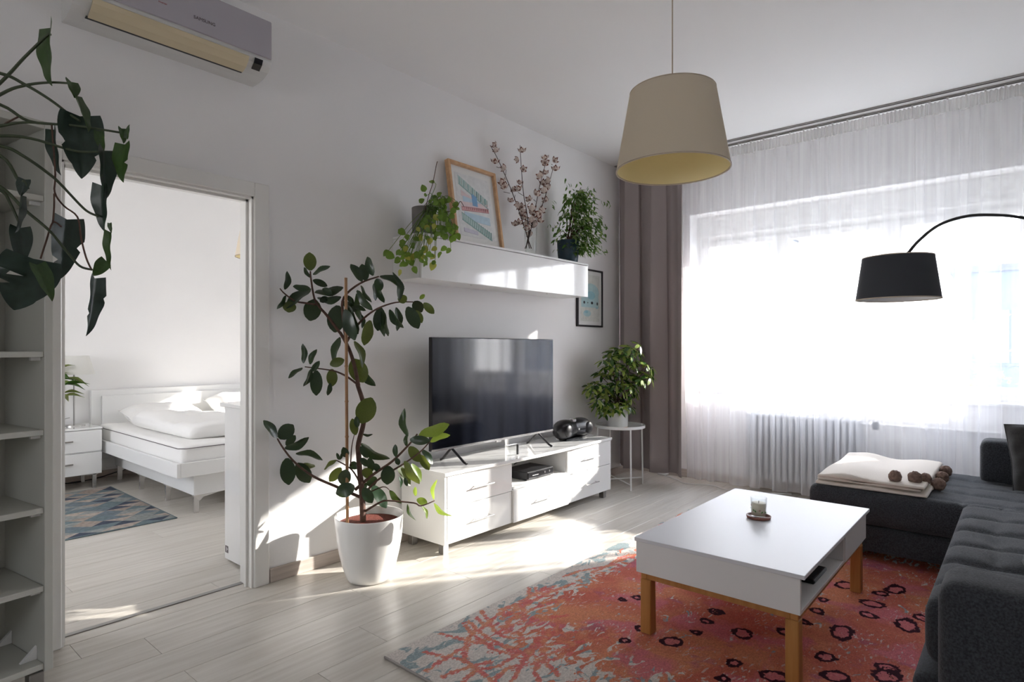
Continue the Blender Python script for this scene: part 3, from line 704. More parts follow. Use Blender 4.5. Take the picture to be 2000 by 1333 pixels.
def pendant(c, z0, z1, rb, rt_, label, outer):
    p = thing('pendant_lamp', label, 'lamp', (c[0], c[1], z0))
    drumshade(p, c, rb, rt_, z0, z1, outer, M['shadeinner'])
    MB().tube([(c[0], c[1], z1 - .03), (c[0], c[1], HC - .03)], .003, 6).build('cord', M['cord'], p)
    MB().lathe([(.05, HC - .03), (.05, HC - .012), (.03, HC)], (c[0], c[1], 0), 24, capt=True).build('ceiling_rose', M['satin'], p)
    MB().lathe([(.02, z1 - .10), (.022, z1 - .04), (.012, z1 - .02)], (c[0], c[1], 0), 16, capt=True).build('lamp_holder', M['satin'], p)
    MB().sphere((c[0], c[1], z1 - .14), (.032, .032, .045), 16, 10).build('bulb', M['whiteinner'], p, True)
pendant((2.27, 1.086), 1.972, 2.292, .226, .170, 'cream fabric pendant lamp hanging above the coffee table', M['shade'])
pendant((2.36, 4.63), 1.972, 2.29, .226, .170, 'cream pendant lamp hanging in the bedroom, half hidden by the door jamb', M['shade'])
al = thing('arc_lamp', 'black-shaded arc floor lamp reaching in over the sofa', 'floor lamp', (3.75, -1.52, 0))
lc = P(1753, 545, 3.06)
z0l = EYE + (680 - 586) / FPX * 3.06; z1l = EYE + (680 - 502) / FPX * 3.06
drumshade(al, lc, .188, .158, z0l, z1l, M['blackshade'], M['whiteinner'])
hub = Vector((lc[0], lc[1], z1l - .01))
arc = [hub, P(1770, 498, 3.06), P(1795, 470, 3.05), P(1832, 441, 3.04), P(1880, 424, 3.02), P(1930, 420, 3.0), P(2000, 426, 2.98), P(2100, 452, 2.96), P(2220, 530, 2.94)]
arc += [Vector((3.74, -1.46, 1.0)), Vector((3.75, -1.52, .05))]
MB().tube(spline(arc, 8), .0075, 10).build('arched_stem', M['black'], al, True)
MB().lathe([(.15, 0), (.15, .02), (.14, .035), (.02, .04), (.012, .10)], (3.75, -1.52, 0), 40, capt=True).build('base', M['black'], al)
MB().sphere((lc[0], lc[1], z1l - .09), (.03, .03, .04), 16, 10).build('bulb', M['whiteinner'], al, True)

# ---------------------------------------------------------------- coffee table
ct = thing('coffee_table', 'square-edged matt white coffee table with oak legs and an open side niche', 'coffee table', (2.91, .945, 0))
a0, a1, b0, b1 = 2.312, 3.50, .598, 1.283
MB().box(a0, b0, .414, a1, b1, .43, .0015).build('tabletop', M['table'], ct)
i0, i1, j0, j1 = a0 + .006, a1 - .006, b0 + .016, b1 - .006
MB().box(i0, j0, .28, i0 + .016, j1, .4135, .001).build('end_panel', M['satin'], ct)
MB().box(i1 - .016, j0, .28, i1, j1, .4135, .001).build('end_panel', M['satin'], ct)
MB().box(i0 + .0165, j0, .28, i1 - .0165, j1 - .017, .294, .001).build('bottom_panel', M['satin'], ct)
MB().box(i0 + .0165, j1 - .016, .28, i1 - .0165, j1, .4135, .001).build('back_panel', M['satin'], ct)
MB().box(3.0, j0, .2945, 3.012, j1 - .017, .4135).build('divider', M['satin'], ct)
MB().box(3.02, j0 - .004, .283, i1 - .0165, j0 + .014, .411, .0015).build('drawer_front', M['satin'], ct)
wl0, wl1, wb0, wb1 = i0 + .02, i1 - .02, j0 + .012, j1 - .012
for a in ((wl0, wb0, wl1, wb0 + .028), (wl0, wb1 - .028, wl1, wb1)): MB().box(a[0], a[1], .25, a[2], a[3], .2795, .002).build('apron_rail', M['wood'], ct)
for a in ((wl0, wb0 + .0285, wl0 + .028, wb1 - .0285), (wl1 - .028, wb0 + .0285, wl1, wb1 - .0285)): MB().box(a[0], a[1], .25, a[2], a[3], .2795, .002).build('apron_rail', M['wood'], ct)
for xx, yy in ((wl0 - .002, wb0 - .002), (wl0 - .002, wb1 - .046), (wl1 - .046, wb0 - .002), (wl1 - .046, wb1 - .046)):
    m = MB().box(xx, yy, .013, xx + .048, yy + .048, .249, .003)
    sx_, sy_ = (.008 if xx < 2.9 else -.008), (.008 if yy < .9 else -.008)
    m.v = [(p[0] + (sx_ if (p[0] - xx < .024) == (xx > 2.9) else 0) * (1 if p[2] < .1 else 0), p[1], p[2]) for p in m.v]
    m.build('leg', M['wood'], ct)
rc = thing('remote_tray', 'black electronic gadget lying in the open niche of the coffee table', 'gadget', (2.72, .75, .294))
MB().box(2.62, .64, .2945, 2.82, .78, .312, .005).build('case', M['black'], rc)
MB().box(2.63, .65, .312, 2.81, .77, .3135, .001).build('glass_face', M['screen'], rc)
MB().tube(spline([(2.62, .70, .305), (2.56, .72, .31), (2.50, .69, .33), (2.45, .72, .31)]), .004, 6).build('cable', M['black'], rc)
# candle and coaster
cc = Vector((2.954, .969, .43))
co = thing('candle_coaster', 'round red-brown wooden dish under the candle on the coffee table', 'coaster', cc)
MB().lathe([(.045, 0), (.054, .004), (.056, .014), (.052, .015), (.049, .007), (.0, .006)], cc, 40, capb=True).build('dish', M['coaster'], co, True)
cd = thing('candle', 'cream candle in a clear glass tumbler with small green leaf print', 'candle', cc + Vector((0, 0, .008)))
cz = cc + Vector((0, 0, .0085))
MB().lathe([(.030, 0), (.0345, .003), (.037, .092), (.0352, .092), (.033, .006), (0, .005)], cz, 40).build('glass_tumbler', M['vaseglass'], cd, True)
MB().lathe([(.0318, .008), (.0338, .064), (.031, .067), (0, .065)], cz, 32).build('wax', M['wax'], cd, True)
MB().tube([cz + Vector((0, 0, .064)), cz + Vector((.001, 0, .076))], .0014, 6).build('wick', M['black'], cd)
M['printgreen'] = mat('green_label_print', (.07, .22, .05), .6); M['printpink'] = mat('pink_label_print', (.45, .25, .22), .6)
rq = random.Random(9)
for i in range(16):
    a = 2 * math.pi * i / 16 + rq.uniform(-.1, .1); z = rq.uniform(.02, .06); rr = .0352 + .002 * z / .09
    c = cz + Vector((rr * math.cos(a), rr * math.sin(a), z)); u = Vector((-math.sin(a), math.cos(a), 0)); w_ = Vector((0, 0, 1)); th_ = rq.uniform(0, 3)
    e = u * math.cos(th_) + w_ * math.sin(th_); g = u * -math.sin(th_) + w_ * math.cos(th_); nn = Vector((math.cos(a), math.sin(a), 0)) * .0012
    MB().add([c - e * .007 + nn, c + g * .0035 + nn, c + e * .007 + nn, c - g * .0035 + nn], [(0, 1, 2, 3)]).build('leaf_print', M['printgreen' if i % 3 else 'printpink'], cd)

# ---------------------------------------------------------------- side table
st = thing('side_table', 'small round white tray table in front of the taupe drape', 'side table', (4.77, 2.80, 0))
sc = Vector((4.765, 2.79, 0)); rs = .225
MB().lathe([(.0, .528), (rs - .012, .528), (rs, .532), (rs, .556), (rs - .004, .556), (rs - .005, .536), (rs - .014, .534), (0, .534)], sc, 64, capb=False).build('tray_top', M['satin'], st, 40)
lg = []
for k in range(4):
    a = math.radians(235 + 90 * k); d = Vector((math.cos(a), math.sin(a), 0))
    p0 = sc + d * (rs - .008); p1 = sc + d * (rs + .002)
    MB().tube([p0 + Vector((0, 0, .552)), p1], .0075, 8).build('leg', M['satin'], st); lg.append(p1)
for k in range(2): MB().tube([lg[k] + Vector((0, 0, .05 + .012 * k)), lg[k + 2] + Vector((0, 0, .05 + .012 * k))], .0055, 8).build('cross_brace', M['satin'], st)

# ---------------------------------------------------------------- sofa
sf = thing('corner_sofa', 'charcoal L-shaped sofa with a tufted seat and a chaise along the window', 'sofa', (3.6, -.2, 0))
def tuft(xo, xp, yo, yp, depth=.02):
    def d(p, n):
        if n.z < .5: return 0
        e = max((1 - abs(math.sin(math.pi * (p.x - xo + .012 * math.sin(p.y * 11)) / xp))) ** 3, .8 * (1 - abs(math.sin(math.pi * (p.y - yo + .01 * math.sin(p.x * 9)) / yp))) ** 4)
        return -depth * e + .003 * math.sin(p.x * 13 + p.y * 7)
    return d
CX0, CX1, CY0 = 3.93, 4.93, 1.0
MB().rbox(CX0, -1.1, .225, CX1, CY0, .425, .05, .02, tuft(4.24, .22, .24, .19, .014)).build('chaise_seat', M['sofa'], sf, True)
MB().rbox(CX0 + .03, -1.1, .07, CX1 - .02, CY0 - .03, .222, .02, .1).build('chaise_base', M['sofa'], sf, True)
MB().rbox(2.30, -.85, .235, 3.92, .245, .45, .055, .02, tuft(3.6, .26, .085, .27, .02)).build('seat_cushion', M['sofa'], sf, True)
MB().rbox(2.24, -1.0, .05, 3.92, .27, .232, .04, .1).build('seat_base', M['sofa'], sf, True)
MB().rbox(2.07, -1.15, .06, 2.30, .185, .585, .05, .05, lambda p, n: .004 * math.sin(9 * p.y)).build('armrest', M['sofa'], sf, True)
MB().rbox(4.72, -1.15, .40, 4.94, .21, .675, .045, .06).build('armrest', M['sofa'], sf, True)
MB().rbox(2.07, -1.32, .06, 4.94, -1.10, .78, .06, .12).build('backrest', M['sofa'], sf, True)
for x in (2.5, 3.4): MB().rbox(x - .4, -1.10, .45, x + .45, -.86, .82, .07, .1).build('back_cushion', M['sofa'], sf, True)
for x, y in ((2.15, .1), (2.15, -1.2), (4.85, .85), (4.0, .85), (4.85, -1.2)): MB().lathe([(.02, 0), (.025, .07)], (x, y, 0), 12, capt=True).build('foot', M['black'], sf)

def pillow(name, label, loc, sx_, sy_, th_, rot, m, cat='cushion', puff=.0, wr=.006, n=22, seed=1):
    r = random.Random(seed); a1_, a2_, a3_ = r.uniform(0, 6), r.uniform(0, 6), r.uniform(0, 6)
    p = thing(name, label, cat, loc)
    Mr = Matrix.Translation(loc) @ rot
    def side(sg):
        def fn(u, v_):
            x, y = u * 2 - 1, v_ * 2 - 1
            e = max(0, (1 - x ** 4)) ** .6 * max(0, (1 - y ** 4)) ** .6
            pin = 1 - .07 * (1 - abs(x * y)) * max(abs(x), abs(y)) ** 4
            z = sg * (th_ / 2 * e + wr * e * math.sin(7 * x + a1_ + 3 * y) * math.sin(5 * y + a2_) + .5 * wr * e * math.sin(15 * x + 9 * y + a3_))
            return Mr @ Vector((x * sx_ / 2 * pin, y * sy_ / 2 * pin, z))
        return fn
    MB().grid(side(1), n, n).grid(side(-1), n, n).build('cover', m, p, True)
    pts = [Mr @ Vector(((x) * sx_ / 2 * .995, (y) * sy_ / 2 * .995, 0)) for x, y in [(-1, -1), (0, -.93), (1, -1), (.93, 0), (1, 1), (0, .93), (-1, 1), (-.93, 0), (-1, -1)]]
    MB().tube(pts, .004, 6).build('seam', m, p, True)
    return p
Rz, Ry, Rx = (lambda a: Matrix.Rotation(math.radians(a), 4, 'Z')), (lambda a: Matrix.Rotation(math.radians(a), 4, 'Y')), (lambda a: Matrix.Rotation(math.radians(a), 4, 'X'))
pillow('cushion', 'black square cushion leaning on the far armrest of the sofa, right frame edge', (4.60, -.13, .60), .44, .40, .14, Ry(-76) @ Rz(6), M['cushion'], seed=2, wr=.012)
pillow('cushion', 'white cushion lying on the chaise in front of the black cushion', (4.22, -.25, .48), .40, .40, .12, Ry(-22) @ Rx(10), M['linen'], seed=5)
pillow('cushion', 'dark cushion on the tufted seat close to the near armrest', (2.74, -.17, .575), .42, .40, .14, Rx(-35) @ Rz(4), M['cushion'], seed=7, wr=.012)

# blanket: folded layers with brown pompoms at one end
bl = thing('throw_blanket', 'folded cream knitted throw with brown pompoms lying on the end of the chaise', 'blanket', (4.4, .68, .43))
def layer(z0, x0, x1, y0, y1, th_, seed, ov=0):
    r = random.Random(seed); a = [r.uniform(0, 6) for _ in range(4)]
    def f(x, y): return .006 * math.sin(9 * x + a[0]) + .006 * math.sin(13 * y + 5 * x + a[1]) + .004 * math.sin(23 * y + a[2]) + .012 * math.exp(-((y - y1 + .12) / .1) ** 2)
    def dsp(p, n): return f(p.x, p.y) * (1 if n.z > .2 else (.6 if n.z > -.2 else 0)) 
    m = MB().rbox(x0, y0, z0, x1, y1, z0 + th_, th_ * .48, .035, dsp)
    m.v = [(p[0], p[1], p[2] + .010 * math.sin(5 * p[1] + 3 * p[0] + a[3]) * 0) for p in m.v]
    return m
layer(.424, 3.965, 4.80, .40, .965, .022, 1).build('lower_fold', M['blanket'], bl, True)
layer(.449, 3.985, 4.82, .43, .960, .018, 2).build('middle_fold', M['blanket'], bl, True)
layer(.470, 3.955, 4.83, .41, .955, .022, 3).build('upper_fold', M['blanket'], bl, True)
pr_ = random.Random(4)
for x, y, z, r in [(4.02, .56, .515, .034), (4.07, .47, .512, .036), (4.14, .43, .500, .032), (4.22, .375, .462, .036), (4.46, .378, .464, .034), (4.70, .38, .462, .035)]:
    MB().sphere((x, y, z), r, 18, 12, jit=.09).build('pompom', M['pompom'], bl, True)

# ---------------------------------------------------------------- rug with its printed pattern
RX0, RX1, RY0, RY1, RZ = 1.487, 4.42, -.25, 1.955, .012
def floorpt(px, py): r = P(px, py, 1); d = (r - Vector((0, 0, EYE))); t = (RZ - EYE) / d.z; return (d.x * t, d.y * t)
motifs = [(1244, 1168, .030, 0), (1250, 1228, .030, 0), (1220, 1252, .028, 0), (1312, 1254, .058, 1), (1360, 1236, .025, 0), (1380, 1214, .034, 1), (1406, 1196, .022, 0), (1450, 1238, .060, 1), (1434, 1296, .036, 1), (1412, 1326, .028, 0), (1512, 1322, .062, 1), (1536, 1236, .045, 1), (1572, 1216, .03, 1), (1596, 1194, .04, 1), (1608, 1172, .03, 0), (1652, 1144, .07, 1), (1720, 1160, .042, 0), (1704, 1180, .065, 1), (1696, 1202, .045, 0), (1772, 1222, .060, 2), (1644, 1236, .060, 2), (1612, 1284, .050, 1), (1632, 1322, .062, 0), (1732, 1322, .055, 2), (1216, 1172, .022, 0)]
motifs = [(*floorpt(a, b), r, k) for a, b, r, k in motifs] + [(2.1, .35, .06, 1), (2.4, .1, .05, 0), (3.0, .9, .06, 1), (3.6, .5, .055, 2), (2.7, .4, .05, 1), (3.9, .9, .05, 0), (3.3, .35, .05, 1), (2.75, 1.1, .04, 1)]
C2 = lambda x, y: floorpt(700 + x / 3.333, 1020 + y / 3.333)
lines = [[(680, 660), (780, 760), (880, 830), (1000, 860)], [(720, 650), (820, 740), (930, 800), (990, 850)], [(715, 755), (690, 880), (770, 950), (900, 940), (1010, 880), (1180, 780), (1250, 700)], [(440, 970), (600, 870), (720, 800), (850, 770)], [(550, 1010), (700, 950), (860, 910)], [(800, 580), (870, 680), (930, 740), (1100, 760), (1280, 740)], [(890, 1030), (960, 960), (1080, 930), (1250, 900), (1400, 850)],
         [(920, 610), (1050, 560), (1200, 480), (1350, 420)], [(930, 630), (1100, 540), (1260, 440)], [(980, 650), (950, 700), (900, 720)], [(1150, 430), (1180, 470), (1290, 440), (1400, 400)], [(1000, 1040), (1080, 900), (1190, 780), (1200, 700)], [(1180, 1040), (1150, 960), (1250, 860), (1400, 800)], [(770, 620), (800, 650), (830, 680)], [(1060, 700), (1180, 650), (1300, 620)], [(1300, 1000), (1200, 900), (1100, 860), (1000, 850)]]
lines = [[C2(*p) for p in l] for l in lines]
rr = random.Random(21)
for i in range(18):
    x, y, a = RX0 + .12 + abs(rr.gauss(0, .33)), rr.uniform(.2, 1.85), rr.uniform(0, 6.28); l = [(x, y)]
    for k in range(5): a += rr.uniform(-.5, .5); x += .075 * math.cos(a); y += .075 * math.sin(a); l.append((x, y))
    lines.append(l)
for i in range(20):
    x, y, a = rr.uniform(RX0 + .4, 4.2), RY1 - .05 - abs(rr.gauss(0, .12)), rr.uniform(-.35, .35); l = [(x, y)]
    for k in range(5): a += rr.uniform(-.3, .3); x += .08 * math.cos(a); y += .06 * math.sin(a); l.append((x, y))
    lines.append(l)
NX, NY = 290, 218
mb = MB(); ring = []; scr = []; rim = []
segs = []
for l in lines:
    l = [(p.x, p.y) for p in spline([Vector((*q_, 0)) for q_ in l], 4)]
    segs += [(l[i], l[i + 1]) for i in range(len(l) - 1)]
import numpy as np
gx, gy = np.meshgrid(np.linspace(RX0 + .004, RX1 - .004, NX + 1), np.linspace(RY0 + .004, RY1 - .004, NY + 1))
SC = np.full(gx.shape, 9.); RG = np.full(gx.shape, 9.)
for (ax_, ay_), (bx_, by_) in segs:
    m_ = (abs(gx - (ax_ + bx_) / 2) < .12) & (abs(gy - (ay_ + by_) / 2) < .12)
    dx, dy = bx_ - ax_, by_ - ay_; L2 = dx * dx + dy * dy + 1e-9
    t0 = np.clip(((gx[m_] - ax_) * dx + (gy[m_] - ay_) * dy) / L2, 0, 1)
    SC[m_] = np.minimum(SC[m_], np.hypot(gx[m_] - ax_ - t0 * dx, gy[m_] - ay_ - t0 * dy))
for i, (cx_, cy_, r_, kind) in enumerate(motifs):
    dx, dy = gx - cx_, gy - cy_; an = np.arctan2(dy, dx)
    st_ = 1.0
    if kind == 2: dx = dx * .62
    rad = np.hypot(dx, dy)
    wob = .82 * r_ * (1 + .12 * np.sin(2 * an + i) + (.075 * np.sin((7 + i % 3) * an + 2 * i) if kind else .04 * np.sin(7 * an)))
    d_ = rad - wob * .8
    d_ = d_ * (1 - .55 * np.cos(1.5 * an + i) ** 2)
    RG = np.where(abs(d_) < abs(RG), np.where(rad < r_ * 2.2, d_, RG), RG)
RM = np.clip(np.maximum.reduce([1 - (gx - RX0) / .75, (1 - (RY1 - gy) / .30) * 1.0, (1 - (RX1 - gx) / .45) * .75]), 0, 1)
v = np.stack([gx.ravel(), gy.ravel(), np.full(gx.size, RZ)], 1)
idx = np.arange(gx.size).reshape(gx.shape)
f = np.stack([idx[:-1, :-1].ravel(), idx[:-1, 1:].ravel(), idx[1:, 1:].ravel(), idx[1:, :-1].ravel()], 1)
me = bpy.data.meshes.new('pile'); me.from_pydata(v.tolist(), [], f.tolist())
for nm, arr in (('ring', RG), ('scribble', SC), ('rim', RM)):
    at = me.attributes.new(nm, 'FLOAT', 'POINT'); at.data.foreach_set('value', arr.ravel().astype(np.float32))
def rugmat():
    m = bpy.data.materials.new('faded_oriental_rug'); m.use_nodes = True; N, L = m.node_tree.nodes, m.node_tree.links
    b = N['Principled BSDF']; b.inputs['Roughness'].default_value = 1; b.inputs['Specular IOR Level'].default_value = .1
    tcn = N.new('ShaderNodeTexCoord')
    def nz(s, st=(1, 1, 1), d=4, dist=0):
        mp = N.new('ShaderNodeMapping'); mp.inputs['Scale'].default_value = st; L.new(tcn.outputs['Object'], mp.inputs[0])
        n = N.new('ShaderNodeTexNoise'); n.inputs['Scale'].default_value = s; n.inputs['Detail'].default_value = d; n.inputs['Distortion'].default_value = dist
        L.new(mp.outputs[0], n.inputs['Vector']); return n.outputs[0]
    def attr(a): n = N.new('ShaderNodeAttribute'); n.attribute_name = a; return n.outputs['Fac']
    def mr(x, a, b_, c=0, d=1):
        n = N.new('ShaderNodeMapRange'); n.inputs[1].default_value = a; n.inputs[2].default_value = b_; n.inputs[3].default_value = c; n.inputs[4].default_value = d; L.new(x, n.inputs[0]); return n.outputs[0]
    def mt(op, a, b_):
        n = N.new('ShaderNodeMath'); n.operation = op
        for i, q_ in enumerate((a, b_)):
            if isinstance(q_, (int, float)): n.inputs[i].default_value = q_
            else: L.new(q_, n.inputs[i])
        return n.outputs[0]
    def mix(f_, a, b_):
        n = N.new('ShaderNodeMix'); n.data_type = 'RGBA'; L.new(f_, n.inputs[0])
        for i, q_ in ((6, a), (7, b_)):
            if isinstance(q_, tuple): n.inputs[i].default_value = (*q_, 1)
            else: L.new(q_, n.inputs[i])
        return n.outputs[2]
    orange, red, pink, purple = (.58, .23, .13), (.48, .135, .095), (.54, .16, .19), (.34, .11, .17)
    pale, teal, maroon, scrib = (.58, .53, .49), (.26, .32, .33), (.04, .01, .018), (.56, .13, .12)
    c = mix(mr(nz(3.2, d=5, dist=.5), .42, .58), orange, red)
    c = mix(mr(nz(4.5, (1, 1, 3), 5, .6), .53, .63, 0, .85), c, pink)
    c = mix(mr(nz(7, (1.5, 1, 5), 4, .3), .60, .68, 0, .6), c, purple)
    g = mix(mr(nz(9, (1, 1.6, 9), 3, .8), .54, .57), pale, teal)
    rimf = attr('rim')
    pm = mt('SUBTRACT', mt('ADD', nz(13, (.9, 1.7, 2), 5, 1.2), mt('MULTIPLY', rimf, .50)), .66)
    c = mix(mr(pm, -.012, .03), c, g)
    sp = mt('MULTIPLY', mr(nz(52, (.6, 1.5, 3), 3, .5), .60, .64), mr(nz(5, d=2), .42, .62))
    c = mix(mt('MULTIPLY', sp, .75), c, pale)
    wv = mt('MULTIPLY', mt('SUBTRACT', nz(55, (1, 1.6, 1), d=5), .5), .045)
    sc_ = mr(mt('ADD', attr('scribble'), wv), .008, .013, 1, 0)
    c = mix(mt('MULTIPLY', sc_, .9), c, mix(mr(nz(20), .4, .6), scrib, orange))
    ra = attr('ring'); inside = mt('MULTIPLY', mr(ra, -.006, -.001, 1, 0), mr(ra, -.3, -.29))
    c = mix(mt('MULTIPLY', inside, .7), c, pink)
    ring_ = mr(mt('ABSOLUTE', mt('ADD', ra, mt('MULTIPLY', wv, .35)), 0), .0048, .0075, 1, 0)
    c = mix(ring_, c, maroon)
    hv = N.new('ShaderNodeHueSaturation'); L.new(mr(nz(130, (1, 1.4, 1), 2), .3, .7, .8, 1.2), hv.inputs['Value']); L.new(c, hv.inputs['Color'])
    L.new(hv.outputs[0], b.inputs['Base Color'])
    bp = N.new('ShaderNodeBump'); bp.inputs['Strength'].default_value = .5; bp.inputs['Distance'].default_value = .003
    L.new(nz(220), bp.inputs['Height']); L.new(bp.outputs[0], b.inputs['Normal'])
    return m
me.materials.append(rugmat())
M['rugedge'] = mat('grey_rug_binding', (.42, .39, .37), 1, bump=.4, bscale=200)
rg = thing('rug', 'large faded red and orange patterned rug under the coffee table', 'rug', (2.95, .85, 0))
place('pile', me, rg, Matrix())
MB().box(RX0, RY0, .0005, RX1, RY1, RZ - .0008, .003).build('binding', M['rugedge'], rg)

# ---------------------------------------------------------------- bedroom
bd = thing('double_bed', 'white double bed with plinth and headboard in the bedroom', 'bed', (2.6, 5.7, 0))
b0x, b1x, b0y, b1y = 1.70, 3.50, 4.64, 6.66
MB().box(b0x, b0y, .304, b0x + .025, b1y, .408, .002).box(b1x - .025, b0y, .304, b1x, b1y, .408, .002).box(b0x + .025, b0y, .304, b1x - .025, b0y + .025, .408, .002).box(b0x + .025, b0y + .025, .304, b1x - .025, b1y, .33).build('bed_rail', M['satin'], bd)
MB().box(b0x + .155, b0y + .10, .137, b1x - .155, b1y - .1, .303, .002).build('plinth', M['satin'], bd)
MB().box(b0x + .0, 6.69, .10, b1x + .0, 6.745, .848, .003).build('headboard', M['satin'], bd)
MB().box(b0x + .08, 6.662, .20, b1x - .08, 6.688, .792, .003).build('headboard_panel', M['satin'], bd)
for x, y in ((b0x + .17, b0y + .12), (b0x + .17, 5.32), (b0x + .17, 5.92), (b0x + .17, 6.5), (b1x - .2, b0y + .12), (b1x - .2, 6.5)):
    MB().box(x - .01, y - .01, .004, x + .03, y + .012, .136, .003).add([(x - .02, y - .015, .136), (x + .20, y - .015, .136), (x + .06, y - .015, .118), (x + .03, y - .015, .09), (x - .02, y - .015, .136), (x - .02, y + .015, .136), (x + .20, y + .015, .136), (x + .06, y + .015, .118), (x + .03, y + .015, .09)][0:4] + [(x - .02, y + .015, .136), (x + .20, y + .015, .136), (x + .06, y + .015, .118), (x + .03, y + .015, .09)], [(0, 3, 2, 1), (4, 5, 6, 7), (0, 1, 5, 4), (1, 2, 6, 5), (2, 3, 7, 6), (3, 0, 4, 7)]).box(x - .006, y - .006, 0, x + .026, y + .008, .004).build('leg', M['chrome'], bd)
mt_ = thing('mattress', 'thick white mattress on the double bed', 'mattress', (2.6, 5.65, .34))
wrk = lambda p, n: .004 * math.sin(11 * p.x + 5 * p.y) + .004 * math.sin(17 * p.y - 3 * p.x + 9 * p.z)
MB().rbox(b0x + .04, b0y + .04, .335, b1x - .04, 6.65, .535, .045, .08, wrk).build('cover', M['linen'], mt_, True)
zs = .508
MB().tube([(b0x + .034, 6.6, zs), (b0x + .034, b0y + .08, zs), (b0x + .08, b0y + .034, zs), (b1x - .08, b0y + .034, zs)], .003, 6).build('piping', M['ink'], mt_)
dv = thing('duvet', 'rumpled white duvet spread over the mattress', 'duvet', (2.6, 5.5, .54))
def dfn(p, n):
    k = .022 * math.sin(5.1 * p.x + 2.2 * math.sin(3 * p.y)) + .018 * math.sin(8 * p.y + 3 * p.x) + .010 * math.sin(19 * p.x + 8 * p.y) + .008 * math.sin(23 * p.y - 11 * p.x)
    return k * (1 if n.z > .3 else .45 if n.z > -.3 else 0)
MB().rbox(1.86, 4.86, .537, 3.42, 6.12, .655, .055, .035, dfn).build('cover', M['linen'], dv, True)
pillow('pillow', 'big white pillow at the head of the bed near the bedside cabinet', (2.22, 6.36, .60), .66, .46, .18, Rx(12), M['linen'], 'pillow', wr=.012, seed=11)
pillow('pillow', 'second white pillow, behind the duvet on the window side of the bed', (3.02, 6.34, .635), .70, .50, .22, Rx(16), M['linen'], 'pillow', wr=.012, seed=12)
# bedside cabinet
ns = thing('bedside_cabinet', 'white two-drawer bedside cabinet on metal legs beside the bed', 'bedside cabinet', (1.36, 6.48, 0))
n0x, n1x, n0y, n1y = 1.06, 1.668, 6.262, 6.70
MB().box(n0x, n0y, .134, n1x, n1y, .53, .002).build('body', M['satin'], ns)
MB().box(n0x - .004, n0y - .016, .531, n1x + .004, n1y, .547, .002).build('top_panel', M['gloss'], ns)
for z0_, z1_ in ((.137, .325), (.337, .522)):
    d = MB().box(n0x + .001, n0y - .018, z0_, n1x - .001, n0y - .001, z1_, .002).build('drawer', M['gloss'], ns)
    MB().tube([(1.27, n0y - .035, (z0_ + z1_) / 2 + .01), (1.45, n0y - .035, (z0_ + z1_) / 2 + .01)], .006, 8).tube([(1.29, n0y - .035, (z0_ + z1_) / 2 + .01), (1.29, n0y - .018, (z0_ + z1_) / 2 + .01)], .004).tube([(1.43, n0y - .035, (z0_ + z1_) / 2 + .01), (1.43, n0y - .018, (z0_ + z1_) / 2 + .01)], .004).build('handle', M['darksteel'], d)
for x in (n0x + .04, n1x - .05):
    for y in (n0y + .03, n1y - .05): MB().box(x - .012, y - .012, 0, x + .018, y + .012, .133, .003).box(x - .06, y - .012, .124, x + .03, y + .012, .133).build('leg', M['chrome'], ns)
tl = thing('table_lamp', 'slender metal table lamp with white shade on the bedside cabinet', 'lamp', (1.52, 6.55, .547))
lb = Vector((1.525, 6.52, .547))
MB().lathe([(.085, 0), (.085, .008), (.05, .012), (.01, .016)], lb, 40, capt=True).build('base', M['chrome'], tl, 40)
MB().tube([lb + Vector((0, 0, .01)), lb + Vector((0, 0, .58))], .0065, 10).build('stem', M['darksteel'], tl)
MB().lathe([(.158, 1.012), (.112, 1.178)], (lb.x, lb.y, 0), 48, capb=False).build('lamp_shade', M['shadewhite'], tl, True)
for k in range(3):
    a = 2.1 * k; MB().tube([lb + Vector((0, 0, .575)), Vector((lb.x + .115 * math.cos(a), lb.y + .115 * math.sin(a), 1.165))], .0018, 6).build('shade_spoke', M['chrome'], tl)
MB().tube(spline([lb + Vector((-.02, -.02, .01)), lb + Vector((-.13, -.06, .02)), lb + Vector((-.10, .03, .05)), lb + Vector((-.02, .05, .07))]), .003, 6).build('cable', M['darksteel'], tl)
ps = thing('power_strip', 'white power strip on the floor below the bedside cabinet', 'power strip', (1.3, 6.66, 0))
MB().box(1.20, 6.63, .0, 1.42, 6.69, .045, .006).build('case', M['satin'], ps)
for k in range(4): MB().lathe([(.02, .045), (.02, .046), (.012, .0455)], (1.23 + .05 * k, 6.66, 0), 12, capt=True).build('socket', M['acbody'], ps)
MB().tube(spline([(1.42, 6.66, .02), (1.55, 6.64, .01), (1.75, 6.66, .02), (1.95, 6.66, .06), (2.2, 6.66, .10)]), .005, 6).build('cable', M['black'], ps)
# chest behind the door jamb
ch = thing('chest', 'tall glossy white cabinet just inside the bedroom, behind the right door jamb', 'cabinet', (1.95, 3.38, 0))
c0x, c1x, c0y, c1y = 1.572, 2.40, 3.20, 3.575
MB().box(c0x, c0y, .012, c1x, c1y, .905, .0015).build('body', M['gloss'], ch)
MB().box(c0x - .02, c0y, .906, c1x + .02, c1y + .02, .928, .002).build('top_panel', M['gloss'], ch)
for x in (c0x + .04, c1x - .04):
    for y in (c0y + .04, c1y - .04): MB().lathe([(.015, 0), (.015, .0115)], (x, y, 0), 10, capt=True).build('foot', M['black'], ch)
MB().box(c0x - .001, 3.53, .05, c0x - .0002, 3.566, .09).build('sticker', M['ink'], ch)['label'] = 'small dark square sticker near the floor'
MB().box(c0x - .0016, 3.545, .056, c0x - .001, 3.551, .084).box(c0x - .0016, 3.535, .07, c0x - .001, 3.545, .074).build('sticker_print', M['satin'], ch)
